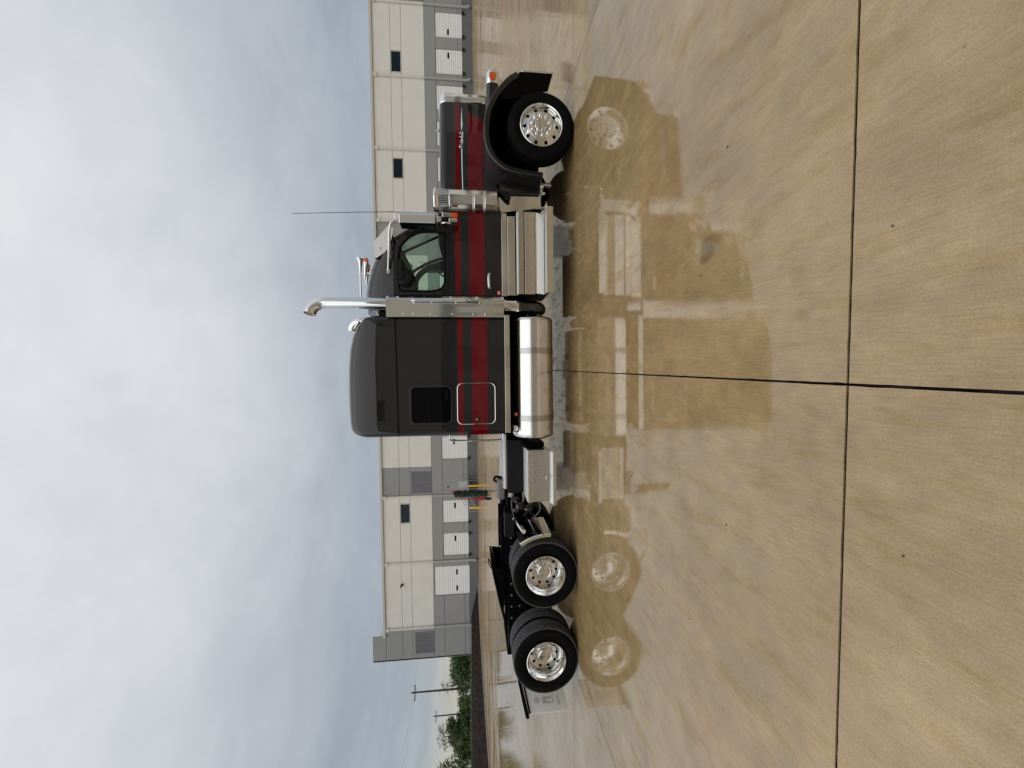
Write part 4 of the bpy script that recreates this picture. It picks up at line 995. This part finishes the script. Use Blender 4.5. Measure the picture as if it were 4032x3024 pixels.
sub(MB().box(-2.158, -1.340, .018, .032, .332, .388), 'step_lip', 'alu_dull', tb, 0, .004)
sub(MB().prism(rrect(-1.775, -1.69, .465, .525, .01, 3), .086, .0935), 'latch_plate', 'alu_dull', tb, 30)
sub(MB().tube([(-1.765, .078, .475), (-1.70, .078, .475), (-1.70, .078, .515)], .006, 6), 'latch_handle', 'chrome', tb)
sub(MB().lathe([(.013, 0), (.012, .006), (0, .007)], (-1.73, .0935, .548), (0, -1, 0), 14), 'lock', 'chrome', tb)
pt('tool_box_bracket', MB().box(-1.30, -1.22, .30, .79, .47, .80), 'black', bevel=.005)
hp = pt('hose_post', MB().tube([(-2.185, 1.0, 1.06), (-2.175, 1.0, 1.6), (-2.158, 1.0, 2.12)], .014, 10), 'alu_dull')
MB().box(-2.30, -1.94, .84, 1.12, 1.06, 1.20).build('hose_tray', 'grey_plastic', hp, bevel=.03)
MB().tube(smooth([(-1.93, .9, 1.12), (-1.90, .9, 1.22), (-1.96, .9, 1.25), (-2.0, .9, 1.19)], 4), .02, 8).build('hook', 'black', hp)
def coil(x0, x1, z0, z1, rad, turns, y, wire):
    pts = []
    for i in range(turns*10+1):
        t = i/(turns*10); a = 2*math.pi*t*turns
        pts.append((x0+(x1-x0)*t+rad*math.cos(a), y+rad*.7*math.sin(a), z0+(z1-z0)*t+.012*math.sin(a*1.7)))
    return MB().tube(pts, wire, 6)
for (x, m_, y, tn, rd) in ((-2.175, 'hose', .96, 15, .034), (-2.205, 'green', .93, 13, .032), (-2.225, 'blue', .97, 12, .032), (-2.195, 'hose', .94, 16, .036)):
    coil(x, x-.01, 1.96-abs(x+2.2)*.8, 1.36+abs(x+2.2), rd, tn, y, .0115).build('air_hose', m_, hp)
MB().tube(smooth([(-2.17, .97, 2.0), (-2.20, .95, 1.96), (-2.265, .93, 1.84), (-2.275, .92, 1.70), (-2.285, .92, 1.56)], 5), .007, 8).build('air_hose', 'red_plastic', hp)
MB().tube(smooth([(-2.16, .97, 2.0), (-2.14, .95, 1.93), (-2.20, .93, 1.6), (-2.24, .93, 1.38), (-2.20, .93, 1.30)], 5), .006, 8).build('air_hose', 'red_plastic', hp)
gh_ = MB()
for k in range(7): gh_.lathe([(.018, 0), (.026, .004), (.026, .016), (.018, .020)], (-2.285, .92, 1.41+k*.021), (0, 0, 1), 14)
gh_.build('gladhand_grip', 'red_plastic', hp)
MB().tube([(-2.285, .92, 1.41), (-2.288, .92, 1.37), (-2.292, .92, 1.30)], [.02, .028, .018], 10).build('gladhand', 'hose', hp)

# valves, lines and brackets between tool box and drive axle
for (x, y, z, r_, h_) in ((-2.30, .55, .86, .05, .12), (-2.36, .62, .70, .06, .14), (-2.42, .70, .90, .045, .10)):
    pt('brake_valve', MB().lathe([(.0, 0), (r_, .005), (r_, h_*.5), (r_*1.2, h_*.55), (r_*1.2, h_*.7), (r_*.6, h_), (0, h_)], (x, y, z), (0, -1, 0), 16), 'gloss_black')
for k, (a, b_, c) in enumerate((((-2.2, .60, .95), (-2.35, .52, .80), (-2.52, .64, .60)), ((-2.18, .66, .72), (-2.33, .55, .64), (-2.50, .60, .78)), ((-2.25, .62, .98), (-2.45, .55, .96), (-2.62, .66, .88)), ((-2.16, .70, .55), (-2.40, .58, .50), (-2.6, .70, .62)))):
    pt('air_line', MB().tube(smooth([a, b_, c], 6), .011, 8), ('gloss_black', 'hose', 'gloss_black', 'grey_plastic')[k])
pt('valve_bracket', MB().prism([(-2.16, .98), (-2.24, .98), (-2.40, .80), (-2.36, .74), (-2.18, .86)], .58, .60), 'gloss_black', bevel=.005)
for x in (-2.95, -3.10, -3.75, -3.95, -4.15, -4.35): pt('frame_bolt', MB().lathe([(.018, 0), (.016, .012), (0, .014)], (x, .80, .98), (0, -1, 0), 8).lathe([(.018, 0), (.016, .012), (0, .014)], (x, .80, .84), (0, -1, 0), 8), 'grey_plastic')
# ---- quarter fender, fifth wheel, rear flap
qc = (-3.42, .45)
secs = []
for i in range(15):
    t = R(-2+36*i/14)
    secs.append([(qc[0]+rad*math.cos(t), y, qc[1]+rad*math.sin(t)) for (y, rad) in ((.035, .770), (.030, .812), (.045, .826), (.30, .828), (.74, .828))])
qf = pt('quarter_fender', MB().loft(secs), 'steel', angle=40, both=True)
sub(MB().tube([(-2.56, .60, .93), (-2.575, .10, .84)], .034, 14), 'support_tube', 'chrome', qf)
sub(MB().tube([(-2.55, .70, .95), (-2.55, .60, .94)], .03, 10), 'tube_clamp', 'chrome', qf)
pt('fender_bracket', MB().box(-2.86, -2.46, .62, .795, .93, 1.10), 'plastic', both=True, bevel=.01)
th = math.atan2(1.325-1.10, 1.07)
fwp = empty  # plate outline seen from above, then tilted with its tail down
out = [(-3.44, .78), (-3.44, 1.66), (-3.62, 1.72), (-4.05, 1.70), (-4.52, 1.50), (-4.52, 1.36), (-4.02, 1.26), (-3.93, 1.22), (-4.02, 1.18), (-4.52, 1.08), (-4.52, .94), (-4.05, .74), (-3.62, .72)]
tz = lambda x: 1.325-(-3.44-x)*math.tan(th)
f5 = MB().prism(out, 0, .035, 'xy')
f5.v = [(x, y, tz(x)-.035+z) for x, y, z in f5.v]
f5o = pt('fifth_wheel', f5, 'black', angle=30, bevel=.006)
MB().prism([(-3.46, 1.28), (-3.48, 1.10), (-4.1, 1.10), (-4.1, 1.15)], .76, .80).build('side_skirt', 'black', f5o, 0)
MB().prism([(-3.46, 1.28), (-3.48, 1.10), (-4.1, 1.10), (-4.1, 1.15)], 1.64, 1.68).build('side_skirt', 'black', f5o, 0)
MB().box(-3.98, -3.70, .80, 1.64, 1.06, 1.20).build('saddle', 'black', f5o, bevel=.01)
MB().tube(smooth([(-3.44, .74, 1.31), (-3.38, .70, 1.35), (-3.30, .68, 1.375), (-3.235, .68, 1.37), (-3.30, .68, 1.345), (-3.40, .70, 1.32)], 4), .008, 8).build('release_handle', 'black', f5o)
for y in (.82, 1.54):
    rk = pt('slide_rail', MB().box(-4.25, -2.42, y, y+.08, 1.041, 1.085), 'black', bevel=.005)
    tme = MB().box(0, .020, y+.01, y+.07, 1.085, 1.135).mesh('rail_tooth', 'black', 0)
    for i in range(24): place(tme, 'rail_tooth', rk, loc=(-2.62-i*.034, 0, 0))
    MB().box(-3.43, -2.60, y+.01, y+.07, 1.135, 1.150).build('tooth_cap', 'black', rk, 0)
fl = pt('flap_hanger', MB().tube([(-5.46, .04, .815), (-5.46, .80, .855), (-4.98, .86, .90)], .028, 8), 'black', both=True)
sub(MB().tube([(-5.46, .03, .846), (-5.46, .80, .886)], .013, 6), 'hanger_cap', 'alu_dull', fl)
sub(MB().tube([(-5.445, .10, .775), (-5.445, .70, .80)], .016, 6), 'flap_clamp', 'black', fl)
M['flap'] = translucent('white_flap_rubber', (.93, .93, .92))
mf = pt('mud_flap', MB().box(-5.468, -5.458, .10, .70, .15, .79), 'flap', both=True, bevel=.002)
for (y0, y1, z0, z1) in ((.22, .34, .585, .66), (.20, .34, .46, .54), (.20, .24, .39, .46), (.30, .34, .39, .46), (.20, .36, .355, .37), (.16, .36, .265, .285)):
    MB().box(-5.4575, -5.4555, y0+.06, y1+.06, z0, z1).build('flap_print', 'logo_grey', mf[0], 0)

# ================================================================== TREES, POLES, SMALL THINGS
def tree(name, label, x, y, z, h, w, leafm, n, leaf=.16, trunk_h=.35, clumps=9, low=.1, sparse=False, seed=1, group='trees and shrubs beyond the mulch bank', lean=0):
    rnd = random.Random(seed)
    t = empty(name, (x, y, z)); tag(t, label, 'tree' if 'tree' in name else 'shrub', group)
    br = MB(); tips = []
    r0_ = h*.022+.03
    top = Vector((lean, 0, h*.8))
    br.tube(smooth([(0, 0, -.3), (lean*.3+rnd.uniform(-.1, .1), 0, h*.3), (lean*.6, rnd.uniform(-.15, .15), h*.55), tuple(top)], 3), [r0_*(1-.085*i) for i in range(10)], 7)
    cl = []
    for k in range(clumps):
        zz = h*(low+(1-low)*(k+.5)/clumps)*rnd.uniform(.9, 1.05); zz = min(zz, h*.97)
        prof = math.sin(math.pi*min(.98, max(.12, (zz/h-low*.5)/(1-low*.5))))**.6
        a = rnd.uniform(0, 2*math.pi); d = w*.5*prof*rnd.uniform(.35, .8)
        c = Vector((d*math.cos(a)+lean*zz/h, d*math.sin(a)*.8, zz)); cl.append((c, w*rnd.uniform(.17, .30)*(.75 if sparse else 1)))
        b0 = Vector((lean*.5*zz/h, 0, max(.1*h, zz*rnd.uniform(.45, .7))))
        mid = (b0+c)/2+Vector((0, 0, h*.03)); rb_ = r0_*.45
        br.tube([tuple(b0), tuple(mid), tuple(c)], [rb_, rb_*.6, rb_*.22], 5)
        for q in range(3 if not sparse else 5):
            e = c+Vector((rnd.uniform(-1, 1), rnd.uniform(-1, 1), rnd.uniform(-.4, 1)))*w*.2
            br.tube([tuple(mid.lerp(c, .6)), tuple((c+e)/2+Vector((0, 0, .04))), tuple(e)], [rb_*.3, rb_*.2, rb_*.1], 4); tips.append(e)
    br.build('trunk', 'bark', t)
    cr_ = MB(); vs = []; fs = []
    for i in range(n):
        if sparse: c, rad = rnd.choice(tips), w*.10
        else: c, rad = rnd.choice(cl)
        d = Vector((rnd.gauss(0, 1), rnd.gauss(0, 1), rnd.gauss(0, 1))); d.normalize()
        p = c+Vector((d.x, d.y, d.z*.8))*rad*rnd.uniform(.45, 1.12)
        if p.z < .05: continue
        s_ = leaf*rnd.uniform(.6, 1.35)
        u = Vector((rnd.gauss(0, 1), rnd.gauss(0, 1), rnd.gauss(0, .6))).normalized(); v = u.cross(Vector((rnd.gauss(0, 1), rnd.gauss(0, 1), rnd.gauss(0, 1)))).normalized()
        k = len(vs); vs += [tuple(p-u*s_), tuple(p+v*s_*.5), tuple(p+u*s_), tuple(p-v*s_*.5)]; fs.append((k, k+1, k+2, k+3))
    me = bpy.data.meshes.new('crown'); me.from_pydata(vs, [], fs); me.materials.append(M[leafm]); place(me, 'crown', t)
    return t
tree('broad_tree', 'deep green bushy tree close to the warehouse corner', -49.5, 64, 2.35, 3.2, 5.2, 'leaf0', 3600, .17, clumps=16, low=.05, seed=3)
tree('broad_tree', 'wide dark tree mass behind the bare sapling', -53.5, 68, 2.4, 3.1, 6.5, 'leaf0', 4200, .18, clumps=18, low=.03, seed=4)
tree('slender_tree', 'thin nearly bare sapling rising between warehouse and power pole', -52.6, 63, 2.35, 5.3, 3.0, 'leaf2', 420, .08, clumps=9, low=.3, sparse=True, seed=5)
tree('low_shrub', 'low green shrub just left of the nearer power pole', -56.6, 63.5, 2.4, 2.0, 3.8, 'leaf1', 2200, .14, clumps=9, low=.02, seed=6)
tree('slender_tree', 'feathery pale small tree behind the shrub by the power pole', -57.0, 70, 2.4, 4.0, 2.6, 'leaf2', 800, .11, clumps=9, low=.25, sparse=True, seed=7)
tree('broad_tree', 'dark leafy tree in front of the far power pole', -58.3, 62, 2.4, 4.0, 3.6, 'leaf0', 3600, .15, clumps=15, low=.08, seed=8)
tree('slender_tree', 'tall loose tree with pale forked trunk left of the far power pole', -61.3, 63, 2.4, 6.0, 4.4, 'leaf2', 900, .11, clumps=12, low=.28, sparse=True, seed=9)
tree('broad_tree', 'fresh green rounded tree in the middle of the hedge row', -63.2, 64, 2.4, 3.5, 4.6, 'leaf1', 3800, .16, clumps=16, low=.04, seed=10)
tree('broad_tree', 'dark green thicket filling the gap before the leftmost tree', -66.0, 66, 2.4, 3.0, 5.0, 'leaf0', 3600, .17, clumps=15, low=.03, seed=11)
tree('broad_tree', 'tall open leafy tree at the left edge of the photo', -67.6, 62, 2.4, 6.6, 5.2, 'leaf1', 2600, .17, clumps=15, low=.25, seed=12)
tree('low_shrub', 'ragged green undergrowth below the leftmost tree', -69.5, 61, 2.4, 2.6, 4.6, 'leaf0', 2600, .16, clumps=11, low=.02, seed=13)
# far wooded skyline, one mass
rnd = random.Random(21); vs = []; fs = []
for i in range(9000):
    x = rnd.uniform(-165, -60); y = 118+rnd.uniform(-5, 5); top_ = 3.2+2.4*(.55+.45*math.sin(x*.13)*math.cos(x*.31+1)); z = 3.0+rnd.random()**.7*top_
    s_ = rnd.uniform(.22, .5); u = Vector((rnd.gauss(0, 1), rnd.gauss(0, 1), rnd.gauss(0, .7))).normalized(); v = u.cross(Vector((rnd.gauss(0, 1), rnd.gauss(0, 1), rnd.gauss(0, 1)))).normalized(); p = Vector((x, y, z))
    k = len(vs); vs += [tuple(p-u*s_), tuple(p+v*s_*.6), tuple(p+u*s_), tuple(p-v*s_*.6)]; fs.append((k, k+1, k+2, k+3))
me = bpy.data.meshes.new('far_wood'); me.from_pydata(vs, [], fs); me.materials.append(M['leaf0'])
tag(place(me, 'far_wood'), 'far line of dark green woodland beyond the shrubs', 'woodland', kind='stuff')
# rough grass strip on top of the bank
vs = []; fs = []
for i in range(7000):
    x = rnd.uniform(-75, -36.5); y = rnd.uniform(44, 62); z = 2.22; hgt = rnd.uniform(.12, .42); a = rnd.uniform(0, 6.28); w = .05; d = Vector((math.cos(a), math.sin(a), 0))
    k = len(vs); vs += [(x-d.x*w, y-d.y*w, z), (x+d.x*w, y+d.y*w, z), (x+d.y*.12, y-d.x*.12, z+hgt)]; fs.append((k, k+1, k+2))
me = bpy.data.meshes.new('grass'); me.from_pydata(vs, [], fs); me.materials.append(M['leaf2'])
tag(place(me, 'grass'), 'ragged grass strip between mulch bank and trees', 'grass', kind='stuff')

def pole(x, y, z, h, r_, label):
    p = empty('utility_pole', (x, y, z), .35); tag(p, label, 'utility pole', 'wooden utility poles')
    MB().lathe([(r_*1.25, -.5), (r_, h*.5), (r_*.8, h)], (0, 0, 0), (0, 0, 1), 12).build('pole', 'wood', p)
    a = h*.11; zz = h-.55
    MB().box(-1.15, 1.15, -.22, -.12, zz-.07, zz+.07).build('crossarm', 'wood', p, 0)
    MB().tube([(-.7, -.15, zz-.05), (0, -.16, zz-.7)], .025, 6).tube([(.7, -.15, zz-.05), (0, -.16, zz-.7)], .025, 6).build('brace', 'galv', p)
    for q in (-1.05, 1.05, 0): MB().lathe([(.03, 0), (.06, .05), (.04, .12), (.05, .16), (0, .2)], (q, -.17 if q else 0, zz+.07 if q else h), (0, 0, 1), 10).build('insulator', 'galv', p)
    return p
p1 = pole(-54.95, 65, 2.4, 10.2, .15, 'nearer wooden utility pole with crossarm standing above the shrubs')
p2 = pole(-82.3, 90, 3.0, 8.9, .15, 'smaller far utility pole behind the leafy tree')
for q in (-1.05, 0, 1.05):
    o1 = Vector((-54.95+q*.94, 65+q*.34, 2.4+9.8+(.45 if q == 0 else 0))); o0 = Vector((-18+q, 78, 12.0)); o2 = Vector((-49.5+q, 44.5, 11.9))
    pts = []
    for a, b in ((o0, o1), (o1, o2)):
        for i in range(9): t = i/8; pts.append(tuple(a.lerp(b, t)-Vector((0, 0, .7*4*t*(1-t)))))
    tag(MB().tube(pts, .007, 4).build('power_line', 'galv'), {-1.05: 'thin power line on the near crossarm ends', 0: 'thin power line on the pole top pins', 1.05: 'thin power line on the far crossarm ends'}[q], 'power line', 'power lines on the poles')

# pebbles and bits of grit on the wet concrete
rnd = random.Random(5)
peb = [(1.02, 1.16, .0065, 'pale chip of stone on the concrete, nearest the top right of the yard'), (.52, 1.36, .007, 'dark grit speck beyond the near joint, right of the crossing'), (1.35, 2.35, .010, 'small dark pebble right of the truck reflection'), (.62, 2.62, .010, 'small dark pebble in front of the cab reflection'), (-1.02, 2.30, .009, 'small dark pebble between the joints on the left'), (-1.9, 2.7, .009, 'pale chip on the concrete before the rear wheels'), (-.72, 1.28, .008, 'dark grit speck left of the joint crossing')]
for (x, y, r_, lab) in peb:
    bm = bmesh.new(); bmesh.ops.create_icosphere(bm, subdivisions=2, radius=r_*.6)
    for v in bm.verts: v.co = Vector((v.co.x*rnd.uniform(.9, 1.5), v.co.y*rnd.uniform(.7, 1.1), v.co.z*.6+r_*.35))
    me = bpy.data.meshes.new('pebble'); bm.to_mesh(me); bm.free(); me.materials.append(M['kerb'] if 'pale' in lab else M['bark'])
    o = place(me, 'pebble', loc=(x, y, 0)); tag(o, lab, 'pebble', 'loose pebbles on the yard')
